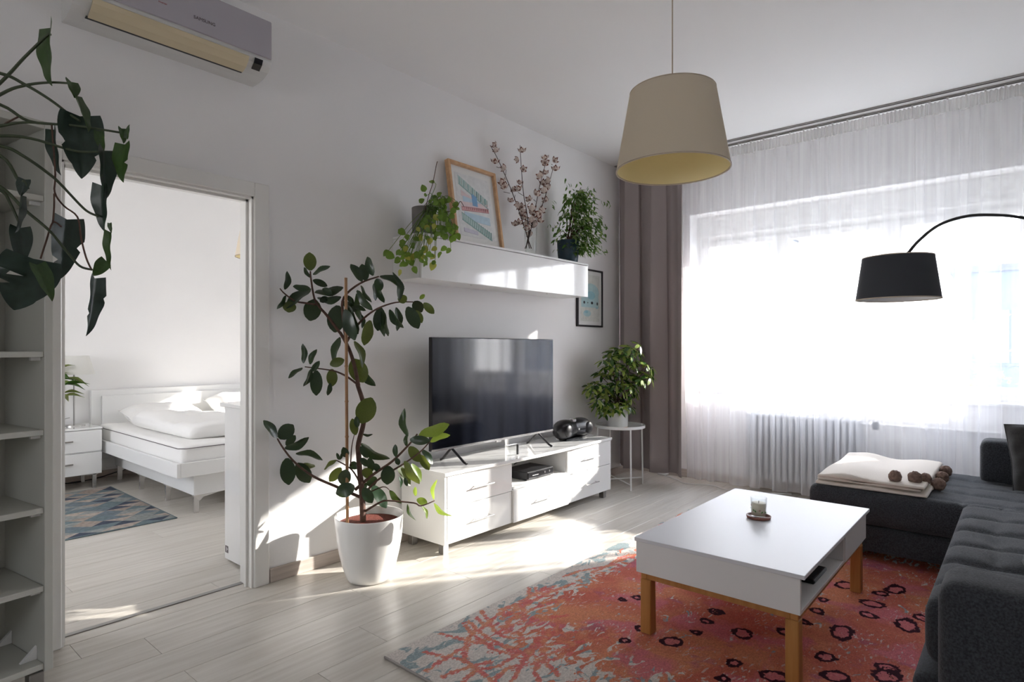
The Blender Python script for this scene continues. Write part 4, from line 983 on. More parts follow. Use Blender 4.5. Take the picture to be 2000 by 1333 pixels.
# harlequin rug
br = thing('rug', 'blue and beige diamond-patterned rug on the bedroom floor beside the bed', 'rug', (1.0, 5.5, 0))
q0x, q1x, q0y, q1y = .30, 1.73, 4.71, 6.22
cols = [mat('rug_' + n_, c_, 1, var=.3, vscale=40, bump=.3, bscale=150) for n_, c_ in (('navy', (.045, .06, .095)), ('steel', (.15, .19, .22)), ('sage', (.27, .29, .28)), ('beige', (.42, .35, .30)), ('sand', (.34, .28, .24)), ('teal', (.14, .19, .21)))]
mb = MB(); rq = random.Random(12); dwx, dwy = .19, .20
for j in range(int((q1y - q0y) / dwy * 2) + 3):
    for i in range(int((q1x - q0x) / dwx) + 3):
        cx_ = q0x + (i - 1 + .5 * (j % 2)) * dwx; cy_ = q0y + (j - 1) * dwy / 2
        pts = [(cx_ - dwx / 2, cy_), (cx_, cy_ - dwy / 2), (cx_ + dwx / 2, cy_), (cx_, cy_ + dwy / 2)]
        cl = lambda p: (min(max(p[0], q0x + .012), q1x - .012), min(max(p[1], q0y + .012), q1y - .012), .0088)
        a, b_, c_, d_ = [cl(p) for p in pts]; k1 = rq.choice([0, 1, 2, 3, 4, 5, 3, 2]); k2 = rq.choice([k1, k1, 1, 5, 0, 2])
        if (a[0] == c_[0]) or (b_[1] == d_[1]): continue
        mb.add([a, b_, c_], [(0, 1, 2)], k1); mb.add([a, c_, d_], [(0, 1, 2)], k2)
mb.build('pattern', cols, br)
MB().box(q0x, q0y, .0005, q1x, q1y, .0085, .002).build('binding', cols[5], br)

# ---------------------------------------------------------------- plants: leaf meshes
def leafmesh(name, mats, shape, fold=.12, curl=.12, ns=8, nc=2, notch=(), holes=()):
    """unit leaf: base at the origin, tip at (0,1,0), width 1; shape(t) gives the half width (0..0.5)"""
    v = []; f = []; W2 = 2 * nc + 1
    for i in range(ns + 1):
        t = i / ns; w = shape(t)
        for k in range(-nc, nc + 1):
            s = k / nc
            v.append((s * w, t, -curl * t * t + fold * abs(s) * w * 2 * .5 - .03 * math.sin(t * 9) * abs(s)))
    for i in range(ns):
        for k in range(2 * nc):
            outer = k < nc - 1 and (i, -1) in notch or k >= nc + 1 and (i, 1) in notch
            if outer or (i, k) in holes: continue
            a = i * W2 + k; f.append((a, a + 1, a + W2 + 1, a + W2))
    me = bpy.data.meshes.new(name); me.from_pydata(v, [], f)
    for m in mats: me.materials.append(m)
    me.polygons.foreach_set('use_smooth', [True] * len(f)); me.update(); return me
ell = lambda t: .5 * max(0, math.sin(math.pi * min(1, t * .97 + .015))) ** .55 * (1 if t < .86 else 1 - (t - .86) * 3.2)
ovate = lambda t: .5 * math.sin(math.pi * min(1, t ** .72)) ** .7 if 0 < t < 1 else .004
lance = lambda t: .5 * math.sin(math.pi * min(1, t ** .85 * .99 + .003)) ** .9
heart = lambda t: .5 * (math.sin(math.pi * min(1, (t * .86 + .14) ** .62)) ** .75 if t < 1 else .02)
def tomat(base, tip, w, nrm, L=None):
    y = tip - base; L = L or y.length; yn = y.normalized(); z = nrm - yn * nrm.dot(yn)
    if z.length < 1e-3: z = Vector((0, 0, 1)) - yn * yn.z
    z.normalize(); x = yn.cross(z)
    Mt = Matrix.Identity(4)
    for i in range(3): Mt[i][0] = x[i] * w; Mt[i][1] = yn[i] * L; Mt[i][2] = z[i] * L; Mt[i][3] = base[i]
    return Mt
def PW_(px, py, D, ymax=2.985):
    p = P(px, py, D); return P(px, py, D * ymax / p.y) if p.y > ymax else p
def viewdir(p): return (Vector((0, 0, EYE)) - p).normalized()
def shared(mats_, **kw): return [leafmesh('leaf', [m], **kw) for m in mats_]

# rubber plant
rp_ = thing('rubber_plant', 'tall branching rubber plant tied to a bamboo cane, growing from the white pot', 'plant', (1.958, 2.696, .3))
RD = 3.24
rub = [shared([M['rubber'], M['rubberolive'], M['rubberyoung']], shape=ell, fold=f_, curl=c_) for f_, c_ in ((.10, .10), (.22, .22), (.05, .02))]
cA = lambda x, y: (500 + x / 5.128, 480 + y / 5.128)
cB = lambda x, y: (500 + x / 1.825, 450 + y / 1.825)
cC = lambda x, y: (500 + x / 4.4425, 740 + y / 4.4425)
LA = [(545, 250, 535, 68, 115, 1), (570, 290, 730, 195, 40, 0), (540, 320, 475, 222, 34, 0), (285, 440, 340, 265, 55, 0), (300, 500, 225, 640, 35, 0), (545, 430, 290, 600, 75, 0), (540, 425, 365, 420, 60, 0), (345, 560, 325, 670, 115, 1), (590, 540, 540, 750, 155, 0), (570, 345, 715, 405, 62, 0),
      (870, 415, 590, 500, 75, 0), (850, 510, 610, 570, 70, 0), (820, 600, 790, 870, 165, 0), (890, 640, 985, 950, 110, 0), (900, 590, 1015, 890, 90, 0), (910, 500, 985, 600, 48, 0), (1010, 480, 1035, 780, 52, 0), (1010, 450, 1145, 655, 60, 0), (1050, 400, 1140, 575, 30, 0),
      (1060, 360, 960, 175, 80, 0), (1100, 350, 1060, 185, 92, 0), (1175, 300, 1100, 110, 76, 0), (1240, 310, 1490, 385, 56, 0), (1210, 330, 1250, 450, 84, 0), (1180, 380, 1210, 550, 46, 0), (1220, 430, 1275, 575, 52, 0), (1430, 545, 1425, 258, 62, 0), (1480, 580, 1455, 488, 86, 1),
      (1145, 750, 1085, 1000, 100, 1), (1250, 620, 1220, 855, 112, 0), (1275, 650, 1300, 912, 58, 0), (1255, 660, 1262, 912, 50, 0), (1340, 640, 1445, 840, 62, 0), (1400, 620, 1450, 845, 60, 0), (1515, 615, 1628, 832, 118, 0), (1600, 650, 1662, 775, 72, 1), (1580, 560, 1665, 668, 105, 0), (1680, 575, 1782, 680, 72, 1), (1640, 535, 1690, 490, 38, 2),
      (1050, 690, 1085, 825, 40, 0), (845, 920, 745, 1160, 66, 0), (980, 960, 1110, 1200, 60, 1), (742, 1195, 880, 1145, 86, 1), (475, 1180, 485, 985, 50, 0), (542, 1190, 585, 1040, 50, 0), (465, 1225, 320, 1315, 36, 0), (560, 1262, 630, 1165, 55, 0), (640, 560, 720, 520, 60, 0), (760, 480, 660, 430, 60, 0), (960, 610, 1100, 640, 40, 0), (870, 560, 1000, 660, 70, 0)]
LB = [(195, 495, 180, 560, 18, 0), (215, 500, 215, 590, 39, 0), (270, 495, 272, 557, 35, 1), (265, 545, 258, 590, 16, 0), (345, 460, 385, 542, 60, 1), (375, 498, 417, 558, 26, 0), (372, 688, 412, 598, 64, 1)]
LC = [(185, 515, 80, 360, 60, 0), (200, 520, 325, 400, 112, 0), (260, 580, 345, 490, 60, 0), (250, 605, 455, 545, 62, 0), (345, 655, 577, 665, 44, 0), (268, 690, 285, 925, 118, 0), (355, 735, 468, 905, 112, 0), (400, 740, 515, 775, 46, 1), (700, 710, 580, 780, 32, 1), (740, 775, 635, 895, 74, 1), (785, 790, 750, 930, 100, 0), (855, 935, 692, 1000, 112, 0), (865, 490, 835, 350, 66, 1), (880, 425, 870, 330, 46, 0), (925, 480, 1010, 498, 20, 0), (915, 560, 1128, 735, 62, 0), (905, 590, 970, 690, 50, 0), (905, 690, 980, 762, 50, 0), (980, 690, 1012, 805, 62, 0), (1020, 740, 1075, 805, 52, 0), (925, 790, 1010, 850, 78, 1), (930, 950, 1010, 1080, 84, 0), (1010, 925, 1135, 1122, 88, 0), (980, 860, 1030, 925, 92, 0), (1150, 758, 1138, 922, 112, 0), (1160, 970, 1252, 1092, 46, 0), (1320, 500, 1248, 278, 50, 0), (1310, 590, 1295, 480, 32, 0), (1335, 530, 1508, 540, 74, 0), (1415, 495, 1678, 402, 88, 2), (1515, 550, 1668, 470, 52, 2), (1213, 680, 1205, 573, 42, 0), (1215, 690, 1242, 750, 42, 0), (1330, 590, 1425, 722, 84, 1), (1425, 665, 1502, 792, 68, 1), (1440, 615, 1540, 735, 46, 0), (1230, 755, 1350, 922, 62, 1), (1290, 715, 1402, 925, 62, 1), (1350, 740, 1442, 890, 56, 2), (1290, 860, 1312, 935, 32, 0), (1240, 850, 1272, 942, 24, 0), (1545, 1050, 1538, 880, 26, 2), (1550, 1080, 1675, 1225, 34, 2), (1395, 1050, 1485, 1080, 58, 2), (1385, 1020, 1378, 940, 30, 2), (1440, 1110, 1502, 1205, 24, 2), (1318, 1090, 1355, 1245, 20, 0), (718, 705, 703, 645, 24, 0), (725, 705, 750, 650, 22, 0), (785, 680, 760, 608, 60, 0), (820, 730, 872, 775, 62, 0), (905, 900, 960, 960, 60, 0)]
rq = random.Random(31)
for lst, cf, sc_ in ((LA, cA, 5.128), (LB, cB, 1.825), (LC, cC, 4.4425)):
    for x0, y0, x1, y1, w, tone in lst:
        p0, p1 = cf(x0, y0), cf(x1, y1)
        d0 = RD + rq.uniform(-.10, .10) + (.10 if p0[0] > 760 else 0) * 0; Lpx = math.hypot(p1[0] - p0[0], p1[1] - p0[1])
        wv_ = 1.1 * w / sc_ * d0 / FPX; Lm = Lpx * d0 / FPX
        dd_ = rq.uniform(-.5, .5) * .4 * Lm
        if wv_ > Lm * .75: dd_ = rq.choice((-1, 1)) * .7 * Lm           # seen foreshortened
        a, b_ = PW_(*p0, d0), PW_(*p1, d0 + dd_); Lt = (b_ - a).length
        wt = max(wv_, .46 * Lt) if wv_ > .012 else .02
        roll = math.acos(min(1, wv_ / wt)) * rq.choice((-1, 1)) * .95
        yn = (b_ - a).normalized(); vd = viewdir(a); z = (vd - yn * vd.dot(yn)).normalized()
        z = (Matrix.Rotation(roll, 3, yn) @ z)
        me_ = rub[2 if wv_ > .05 else rq.randrange(2)][tone]
        place('leaf', me_, rp_, tomat(a, b_, wt, z))
def stem(parent, pts, D, r, m, name='stem', n=8, dv=0, sub=4, seed=0):
    r_ = random.Random(seed); w = [PW_(*p, D + (dv * r_.uniform(-1, 1) if 0 < i else 0)) for i, p in enumerate(pts)]
    w = spline(w, sub); k = len(w) - 1
    rad = [r[0] + (r[1] - r[0]) * i / k for i in range(k + 1)] if isinstance(r, tuple) else r
    return MB().tube(w, rad, n).build(name, m, parent, True)
stem(rp_, [cC(930, 1262), cC(920, 1000), cC(905, 850), cC(890, 650), cC(890, 560), cC(935, 380), cC(935, 230), cC(880, 50), cB(365, 555), cB(350, 480), cB(330, 420), cB(303, 370), cA(830, 860), cA(710, 700), cA(640, 620), cA(585, 530), cA(550, 330), cA(545, 255)], RD, (.017, .004), M['bark'], 'trunk', 10)
for i, (pts, r) in enumerate([([cA(600, 590), cA(490, 575), cA(390, 555), cA(285, 480), cA(240, 430)], (.006, .003)), ([cA(905, 970), cA(870, 700), cA(880, 520), cA(1040, 380), cA(1230, 310)], (.009, .004)), ([cA(905, 970), cA(1000, 820), cA(1090, 720), cA(1220, 630), cA(1400, 570), cA(1575, 565)], (.008, .003)),
                              ([cB(362, 550), cA(905, 1310), cA(800, 1262), cA(720, 1245), cA(490, 1215)], (.006, .003)), ([cC(905, 1030), cC(690, 935), cC(500, 850), cC(340, 730), cC(240, 610), cC(185, 520)], (.009, .004)), ([cC(860, 965), cC(1020, 830), cC(1180, 720), cC(1330, 570), cC(1400, 480)], (.009, .004)),
                              ([cC(935, 1010), cC(1050, 885), cC(1280, 740), cC(1420, 640), cC(1510, 545)], (.007, .003)), ([cC(935, 1160), cC(1075, 1075), cC(1150, 1060), cC(1370, 1080), cC(1430, 1105), cC(1550, 1060)], (.006, .003)), ([cC(905, 915), cC(830, 790), cC(700, 710)], (.005, .003)), ([cC(820, 760), cC(830, 600), cC(852, 490)], (.004, .002)), ([cC(935, 1010), cC(1100, 940), cC(1160, 970)], (.004, .002))]):
    stem(rp_, pts, RD, r, M['bark'], 'branch', 8, .03, seed=i)
bc = thing('bamboo_cane', 'straight bamboo cane supporting the rubber plant', 'cane', P(678, 1020, RD - .03))
w = [P(678.5 + (675.5 - 678.5) * k / 14, 1026 + (543 - 1026) * k / 14, RD - .035) for k in range(15)]
mb = MB().tube(w, .0085, 10)
for k in range(1, 14, 2): mb.tube([w[k] - Vector((0, 0, .004)), w[k] + Vector((0, 0, .004))], .0105, 10)
mb.build('cane', M['bamboo'], bc, 50)
pt = thing('plant_pot', 'big glossy white round pot on the floor in front of the skirting', 'pot', (1.958, 2.696, 0))
pc = (1.958, 2.696, 0)
MB().lathe([(.10, .0), (.113, .004), (.122, .02), (.143, .08), (.160, .15), (.172, .22), (.179, .29), (.183, .345), (.181, .349), (.177, .345), (.172, .28), (.165, .255)], pc, 72, capb=True).build('pot_body', M['pot'], pt, True)
MB().lathe([(.168, .305), (.12, .312), (.05, .308), (0, .31)], pc, 48, capb=False).build('clay_granules', M['soil'], pt, True)

# monstera trailing from the top of the bookcase
mo = thing('monstera', 'dark monstera with long arching stems hanging from the top of the bookcase', 'plant', (.16, 2.62, 2.06))
MD = 1.85
mpot = Vector((.10, 2.72, 2.056))
mp_ = thing('plant_pot', 'grey pot on top of the bookcase at the left frame edge, holding the monstera', 'pot', mpot)
MB().lathe([(.08, 0), (.10, .10), (.11, .17), (.104, .17), (.098, .13), (0, .13)], mpot, 36).build('pot_body', M['greypot'], mp_, True)
m1 = lambda x, y: (x / 4.1667, 40 + y / 4.1667)
m2 = lambda x, y: (x / 4.1667, 340 + y / 4.1667)
nb = {(3, -1), (6, 1), (9, -1)}; nb2 = {(4, 1), (7, 1), (5, -1), (9, -1)}
def moleaf(m, notch=(), holes=(), fold=.15, curl=.1): return leafmesh('leaf', [m], heart, fold, curl, 14, 4, notch, holes)
def molobe(m, notch, fold=.12, curl=.10):
    ns_, nc_ = 18, 5; v = []; f = []
    for i in range(ns_ + 1):
        t = i / ns_; w = heart(t)
        for k in range(-nc_, nc_ + 1):
            s = k / nc_; ww = w
            sd = -1 if s < 0 else 1
            for (tn, sn, dp_) in notch:
                if sn == sd: ww *= 1 - dp_ * math.exp(-((t - tn) / .028) ** 2)
            v.append((s * ww, t + .06 * abs(s) * (w * 2) * (-1.5 * (1 - t) ** 3 + .4), -curl * t * t + fold * abs(s) * w - .015 * math.sin(t * 13) * abs(s)))
    W2 = 2 * nc_ + 1
    for i in range(ns_):
        for k in range(2 * nc_): a = i * W2 + k; f.append((a, a + 1, a + W2 + 1, a + W2))
    me = bpy.data.meshes.new('leaf'); me.from_pydata(v, [], f); me.materials.append(m); me.polygons.foreach_set('use_smooth', [True] * len(f)); me.update(); return me
mD, mG = M['monstera'], M['monsteragreen']
ML = [(m1(410, 60), m1(388, 522), 85, MD, mG, (), 75, 0), (m1(580, 500), m1(612, 625), 85, MD, mG, (), 40, 0), (m1(604, 610), m1(740, 900), 48, MD, mG, (), 72, 0), (m1(650, 780), m1(670, 1285), 310, MD + .02, mD, ((.42, 1, .45), (.62, -1, .25), (.8, 1, .2)), 10, 0),
      (m1(990, 880), m1(1010, 1000), 60, MD, mG, (), 40, 0), (m1(1015, 1010), m1(985, 1315), 112, MD, mG, ((.5, -1, .5),), 60, 0), (m1(1030, 960), m1(1050, 845), 35, MD, mG, (), 40, 0), (m1(810, 905), m1(838, 1090), 70, MD, mG, (), 30, 0), (m1(845, 1060), m2(868, 215), 120, MD, mD, (), 45, 0),
      (m2(835, 95), m2(830, 468), 112, MD, mD, (), 50, 0), (m2(895, 400), m2(905, 480), 32, MD, mG, (), 40, 0), (m2(900, 475), m2(885, 785), 56, MD, mG, (), 60, 0), (m2(868, 712), m2(752, 830), 105, MD, mG, (), 20, 0), (m2(770, 850), m2(730, 1320), 112, MD, mD, ((.35, -1, .5), (.6, 1, .4)), 52, 0),
      (m2(205, 45), m2(165, 180), 90, MD - .1, mD, (), 30, 0), (m2(165, 170), m2(150, 480), 40, MD - .1, mD, (), 76, 0), (m2(160, 440), m2(180, 740), 150, MD - .1, mD, (), 15, 0), (m2(545, 370), m2(500, 860), 225, MD + .05, mD, ((.42, -1, .75), (.66, 1, .5)), 25, 0),
      (m2(270, 690), m2(115, 1115), 420, MD - .15, mD, ((.33, 1, .9), (.5, 1, .5), (.7, -1, .12)), 5, 0), (m2(-150, 800), m2(95, 760), 190, MD - .1, mD, (), 20, 0), (m2(300, 740), m2(435, 1030), 120, MD - .16, mG, (), 30, 0), (m1(440, 890), m1(470, 1255), 75, MD + .1, M['monstera'], (), 60, 0)]
rq = random.Random(8)
for p0, p1, w, D, m, notch, roll, _ in ML:
    a, b_ = P(*p0, D), P(*p1, D + rq.uniform(-.03, .03)); wv_ = w / 4.1667 * D / FPX
    wt = wv_ / max(.25, math.cos(math.radians(roll))); yn = (b_ - a).normalized(); vd = viewdir(a); z = (vd - yn * vd.dot(yn)).normalized()
    z = Matrix.Rotation(math.radians(roll) * rq.choice((-1, 1)), 3, yn) @ z
    place('leaf', molobe(m, notch, .18, .06), mo, tomat(a, b_, wt, z))
root = [(-150, 300), (-120, 330)]
for i, pts in enumerate([[(-110, 260), m1(0, 510), m1(200, 300), m1(380, 125), m1(412, 118)], [(-100, 130), m1(0, 430), m1(200, 520), m1(400, 640), m1(560, 760), m1(650, 820)], [(-120, 260), m1(0, 605), m1(200, 530), m1(400, 505), m1(575, 512)], [(-120, 170), m1(0, 685), m1(240, 820), m1(600, 855), m1(975, 912)],
                         [(-120, 270), m1(0, 860), m1(200, 830), m1(420, 840)], [(-120, 270), m1(0, 940), m1(250, 960), m1(600, 1060), m1(810, 1070)], [(-120, 270), m1(0, 1020), m1(200, 1110), m1(400, 1250), m2(490, 80), m2(650, 250), m2(720, 310), m2(800, 345)],
                         [(-100, 280), m1(0, 1100), m1(150, 1300), m2(200, 60), m2(230, 120)], [(-100, 310), m2(0, 100), m2(200, 290), m2(400, 460), m2(550, 640), m2(650, 750), m2(750, 780)], [(-80, 330), m2(0, 130), m2(80, 230), m2(165, 420)]]):
    stem(mo, pts, MD - (.1 if i in (7, 9) else 0), (.0055, .0032), M['stem'], 'stem', 8, .0, 5)
for pts in [[m1(420, 840), m2(450, 0), m2(445, 150), m2(520, 260), m2(630, 350), m2(660, 520), m2(700, 680), m2(745, 780)], [m2(330, 690), m2(375, 550), m2(430, 395), m2(500, 430)], [m2(432, 390), m2(440, 270), m2(440, 160)], [m1(160, 780), m1(60, 830), m1(20, 860)]]:
    stem(mo, pts, MD, .0026, M['bark'], 'aerial_root', 6, 0, 4)

# trailing plant in the grey pot on the wall cabinet
gp = thing('plant_pot', 'grey cylindrical pot on the left end of the wall cabinet', 'pot', (2.54, 2.92, 1.955))
gc = (2.535, 2.915, 1.956)
MB().lathe([(.070, 0), (.073, .004), (.077, .186), (.073, .189), (.070, .18), (.069, .15)], gc, 48).build('pot_body', M['greypot'], gp, True)
MB().lathe([(.0695, .165), (0, .17)], gc, 32, capb=False).build('earth', M['darksoil'], gp, True)
tp = thing('trailing_plant', 'light green round-leaved plant trailing over the end of the wall cabinet', 'plant', (2.535, 2.9, 2.12))
c2 = lambda x, y: (740 + x / 5.33, 310 + y / 5.33)
tr = [shared([M['trail'], M['trailyellow']], shape=ovate, fold=f_, curl=c_, ns=5, nc=2) for f_, c_ in ((.1, .15), (.2, .05))]
rq = random.Random(77); pts = []
pts += [(550, 240, 62, 0), (465, 308, 78, 0), (485, 375, 50, 0), (445, 438, 66, 0), (585, 405, 66, 0), (630, 370, 60, 0), (540, 440, 60, 0), (240, 765, 90, 0), (245, 880, 86, 0), (295, 820, 75, 0), (75, 985, 85, 0), (118, 1010, 100, 0), (190, 1060, 90, 0), (220, 980, 85, 0), (265, 960, 70, 0), (330, 1070, 105, 0), (300, 1040, 80, 1), (215, 1190, 80, 1), (375, 1160, 85, 0), (475, 950, 100, 1), (480, 1040, 95, 0), (560, 1120, 95, 1), (480, 1100, 70, 0), (675, 940, 75, 0), (725, 960, 70, 0), (630, 1000, 75, 0), (825, 810, 80, 0), (755, 600, 75, 0), (725, 690, 80, 0), (800, 720, 60, 0), (820, 520, 45, 0), (500, 720, 80, 0), (440, 820, 80, 1), (480, 650, 80, 0), (530, 860, 80, 1), (575, 940, 70, 1), (390, 840, 75, 0), (350, 900, 60, 0)]
for i in range(62): pts.append((rq.gauss(660, 55), rq.uniform(400, 850), rq.uniform(48, 80), 0))
for i in range(26): pts.append((rq.gauss(500, 60), rq.uniform(600, 1090), rq.uniform(50, 85), int(rq.random() < .35)))
for i in range(20): pts.append((rq.gauss(270, 70), rq.uniform(900, 1110), rq.uniform(50, 80), int(rq.random() < .15)))
for i in range(12): pts.append((rq.gauss(770, 40), rq.uniform(700, 850), rq.uniform(45, 70), 0))
hang = []
for x, y, s, k in pts:
    D = 3.52 + rq.uniform(-.10, .10) + (0.12 if y < 600 else 0)
    px, py = c2(x, y); Lm = s / 5.33 * D / FPX * 1.05; a = rq.uniform(-1.1, 1.1) + (0 if y > 450 else 3.1)
    b0_ = P(px, py, D); dvec = Vector((SA * math.sin(a), -CA * math.sin(a), -math.cos(a) * .8)) + Vector((rq.uniform(-.4, .4), rq.uniform(-.4, .4), 0))
    dvec.normalize(); base = b0_ - dvec * Lm * .5; nr = viewdir(base) + Vector((rq.uniform(-.8, .8), rq.uniform(-.8, .8), rq.uniform(-.3, .8)))
    place('leaf', rq.choice(tr)[k], tp, tomat(base, base + dvec * Lm, Lm * rq.uniform(.68, .85), nr)); hang.append(base)
root = Vector((2.535, 2.87, 2.135)); mb = MB()
for i, h in enumerate(hang):
    if i % 2 == 0:
        mid = (root + h) / 2 + Vector((rq.uniform(-.03, .03), -.04, .05)); mb.tube(spline([root + Vector((rq.uniform(-.04, .04), rq.uniform(-.04, .03), 0)), mid, h], 4), .0016, 5)
tag(mb.build('stems', M['trail'], tp, True), kind='stuff')
for i, q_ in enumerate([[(480, 540), (520, 380), (560, 260), (600, 60), (612, 30)], [(640, 560), (760, 545), (820, 490), (850, 445), (885, 500)]]):
    stem(tp, [c2(*p) for p in q_], 3.66, .0022, M['bark'], 'shoot', 6)

# vase with cotton branches
vs_ = thing('vase', 'clear glass vase holding the cotton stems on the wall cabinet', 'vase', (3.57, 2.88, 1.956))
vc = (3.575, 2.875, 1.9565)
MB().lathe([(.034, 0), (.040, .004), (.043, .06), (.052, .22), (.049, .22), (.040, .06), (.036, .012), (0, .012)], vc, 40).build('vase_body', M['vaseglass'], vs_, True)
ctn = thing('cotton_branches', 'tall dry branches with brown and white cotton bolls in the glass vase', 'branches', (3.57, 2.88, 1.97))
CD = 4.585
c3 = lambda x, y: (950 + x / 5.332, 270 + y / 5.332)
for i, q_ in enumerate([[(40, 75), (110, 200), (200, 400), (290, 620), (380, 880), (430, 1040), (468, 1150)], [(350, 75), (360, 250), (385, 570), (425, 800), (440, 1040), (402, 1150)], [(615, 270), (560, 480), (515, 700), (490, 850), (440, 1050), (450, 1150)], [(700, 290), (650, 480), (580, 700), (480, 880), (430, 1050), (415, 1150)],
                        [(135, 310), (105, 300)], [(245, 575), (180, 560)], [(290, 640), (300, 590)], [(385, 600), (330, 565)], [(560, 455), (520, 415)], [(515, 660), (490, 640)], [(425, 700), (450, 670)], [(690, 280), (675, 270)], [(200, 385), (205, 330)], [(370, 890), (310, 910)]]):
    stem(ctn, [c3(*p) for p in q_][::-1], CD, (.0042, .0022) if len(q_) > 3 else .0018, M['twig'], 'branch', 6)
boll = MB(); boll_c = MB()
for k in range(4):
    a = 2 * math.pi * k / 4; boll.sphere((.42 * math.cos(a), .42 * math.sin(a), .28), .50, 10, 7, jit=.08)
boll.sphere((0, 0, .45), .55, 10, 7, jit=.08)
for k in range(5):
    a = 2 * math.pi * k / 5 + .3; c_, s_ = math.cos(a), math.sin(a)
    boll_c.add([(0, 0, -.45), (c_ * .85 - s_ * .42, s_ * .85 + c_ * .42, .1), (c_ * 1.2, s_ * 1.2, .75), (c_ * .85 + s_ * .42, s_ * .85 - c_ * .42, .1)], [(0, 1, 2, 3)])
bm_, cm_ = boll.mesh('cotton_boll', M['cotton'], None, True), boll_c.mesh('husk', M['calyx'])
BP = [(90, 75), (100, 135), (90, 250), (185, 315), (170, 460), (190, 505), (370, 135), (325, 220), (385, 325), (345, 470), (295, 540), (340, 535), (250, 655), (335, 695), (445, 640), (615, 210), (610, 255), (710, 235), (720, 325), (610, 365), (565, 395), (650, 440), (595, 475), (520, 580), (650, 515), (605, 545), (615, 650), (475, 735), (575, 750), (380, 760), (400, 840), (485, 790), (480, 850), (555, 790), (550, 860), (340, 880), (300, 900), (440, 940), (510, 900), (455, 1000), (420, 900), (365, 720), (375, 800)]
rq = random.Random(15)
for x, y in BP:
    p = PW_(*c3(x, y), CD + rq.uniform(-.05, .05)); away = Vector((rq.uniform(-1, 1), rq.uniform(-1, 1), rq.uniform(-.2, 1.2))).normalized()
    if rq.random() < .3: away = (viewdir(p) + away * .9).normalized()
    else: away = (-viewdir(p) * .9 + away + Vector((0, 0, .4))).normalized()
    Mt = Matrix.Translation(p) @ away.to_track_quat('Z', 'Y').to_matrix().to_4x4() @ Matrix.Scale(rq.uniform(.024, .032), 4)
    b_ = place('cotton_boll', bm_, ctn, Mt); place('husk', cm_, b_, Mt)

# small ficus in the blue pot
fp = thing('plant_pot', 'dark blue pot on the right end of the wall cabinet', 'pot', (4.09, 2.885, 1.956))
fc = (4.085, 2.885, 1.9565)
MB().lathe([(.074, 0), (.080, .006), (.088, .09), (.092, .182), (.088, .185), (.084, .17), (.082, .15)], fc, 48).build('pot_body', M['bluepot'], fp, True)
MB().lathe([(.083, .16), (0, .165)], fc, 32, capb=False).build('earth', M['darksoil'], fp, True)
ff = thing('ficus', 'small bushy weeping fig with tiny leaves, growing from the blue pot', 'plant', (4.085, 2.885, 2.12))
rq = random.Random(41); mb = MB(); mb2 = MB(); mb3 = MB(); FDp = 5.0
for i in range(26):
    a = rq.uniform(0, 6.28); tpx = 1132 + max(-38, min(38, rq.gauss(0, 24))); tpy = rq.uniform(365, 470)
    e = PW_(tpx, tpy, FDp + rq.uniform(-.1, .08)); r0 = Vector((4.085 + rq.uniform(-.02, .02), 2.885 + rq.uniform(-.02, .02), 2.12))
    s_ = spline([r0, (r0 + e) / 2 + Vector((0, 0, .05)), e, e + Vector((rq.uniform(-.05, .05), rq.uniform(-.05, .05), -.04))], 5)
    mb.tube(s_, [.004 - .0028 * k / (len(s_) - 1) for k in range(len(s_))], 5)
def addleaf(mb_, base, d, L, w, nr):
    d = d.normalized(); z = (nr - d * nr.dot(d)).normalized(); x = d.cross(z)
    mb_.add([base, base + d * L * .35 + x * w / 2 + z * L * .05, base + d * L * .35 - x * w / 2 + z * L * .05, base + d * L * .72 + x * w * .36, base + d * L * .72 - x * w * .36, base + d * L - z * L * .1, base + d * L * .5 - z * L * .03], [(0, 1, 6, 2), (1, 3, 5, 6), (6, 5, 4, 2)])
N_ = 0
while N_ < 980:
    u, v_ = rq.gauss(0, .5), rq.uniform(-1, 1)
    wid = (1 - .55 * max(0, v_)) * 44
    if abs(u) > 1.15: continue
    px, py = 1130 + u * wid + (4 if v_ < .2 else 0), 434 - v_ * 62
    if px > 1160 and 405 < py < 425 or rq.random() < .0: pass
    p = PW_(px, py, FDp + rq.uniform(-.13, .05), 2.96); c_ = Vector((4.1, 2.88, p.z)); o_ = (p - c_); o_.z = 0
    d = o_.normalized() * .6 + Vector((rq.uniform(-.6, .6), rq.uniform(-.6, .6), rq.uniform(-1.1, .1)))
    if p.y > 3.03: continue
    addleaf(mb3 if rq.random() < .3 else mb2, p, d, rq.uniform(.040, .060), rq.uniform(.018, .025), Vector((rq.uniform(-1, 1), rq.uniform(-1, .2), 1))); N_ += 1
for px, py in [(1105, 350), (1112, 358), (1108, 363), (1128, 356), (1078, 392), (1075, 402), (1186, 393), (1190, 398), (1180, 396), (1174, 394), (1083, 470), (1090, 466), (1184, 440), (1150, 365), (1157, 368), (1073, 440), (1079, 446), (1086, 436)]:
    for k in range(2): addleaf(mb2, P(px + rq.uniform(-3, 3), py + rq.uniform(-3, 3), FDp - .02), Vector((rq.uniform(-1, 1), rq.uniform(-1, 1), -1)), .042, .017, Vector((rq.uniform(-1, 1), -1, .6)))
tag(mb.build('stems', M['bark'], ff, True), kind='stuff')
tag(mb2.build('foliage', M['ficus'], ff, True), kind='stuff'); tag(mb3.build('pale_foliage', M['ficuspale'], ff, True), kind='stuff')

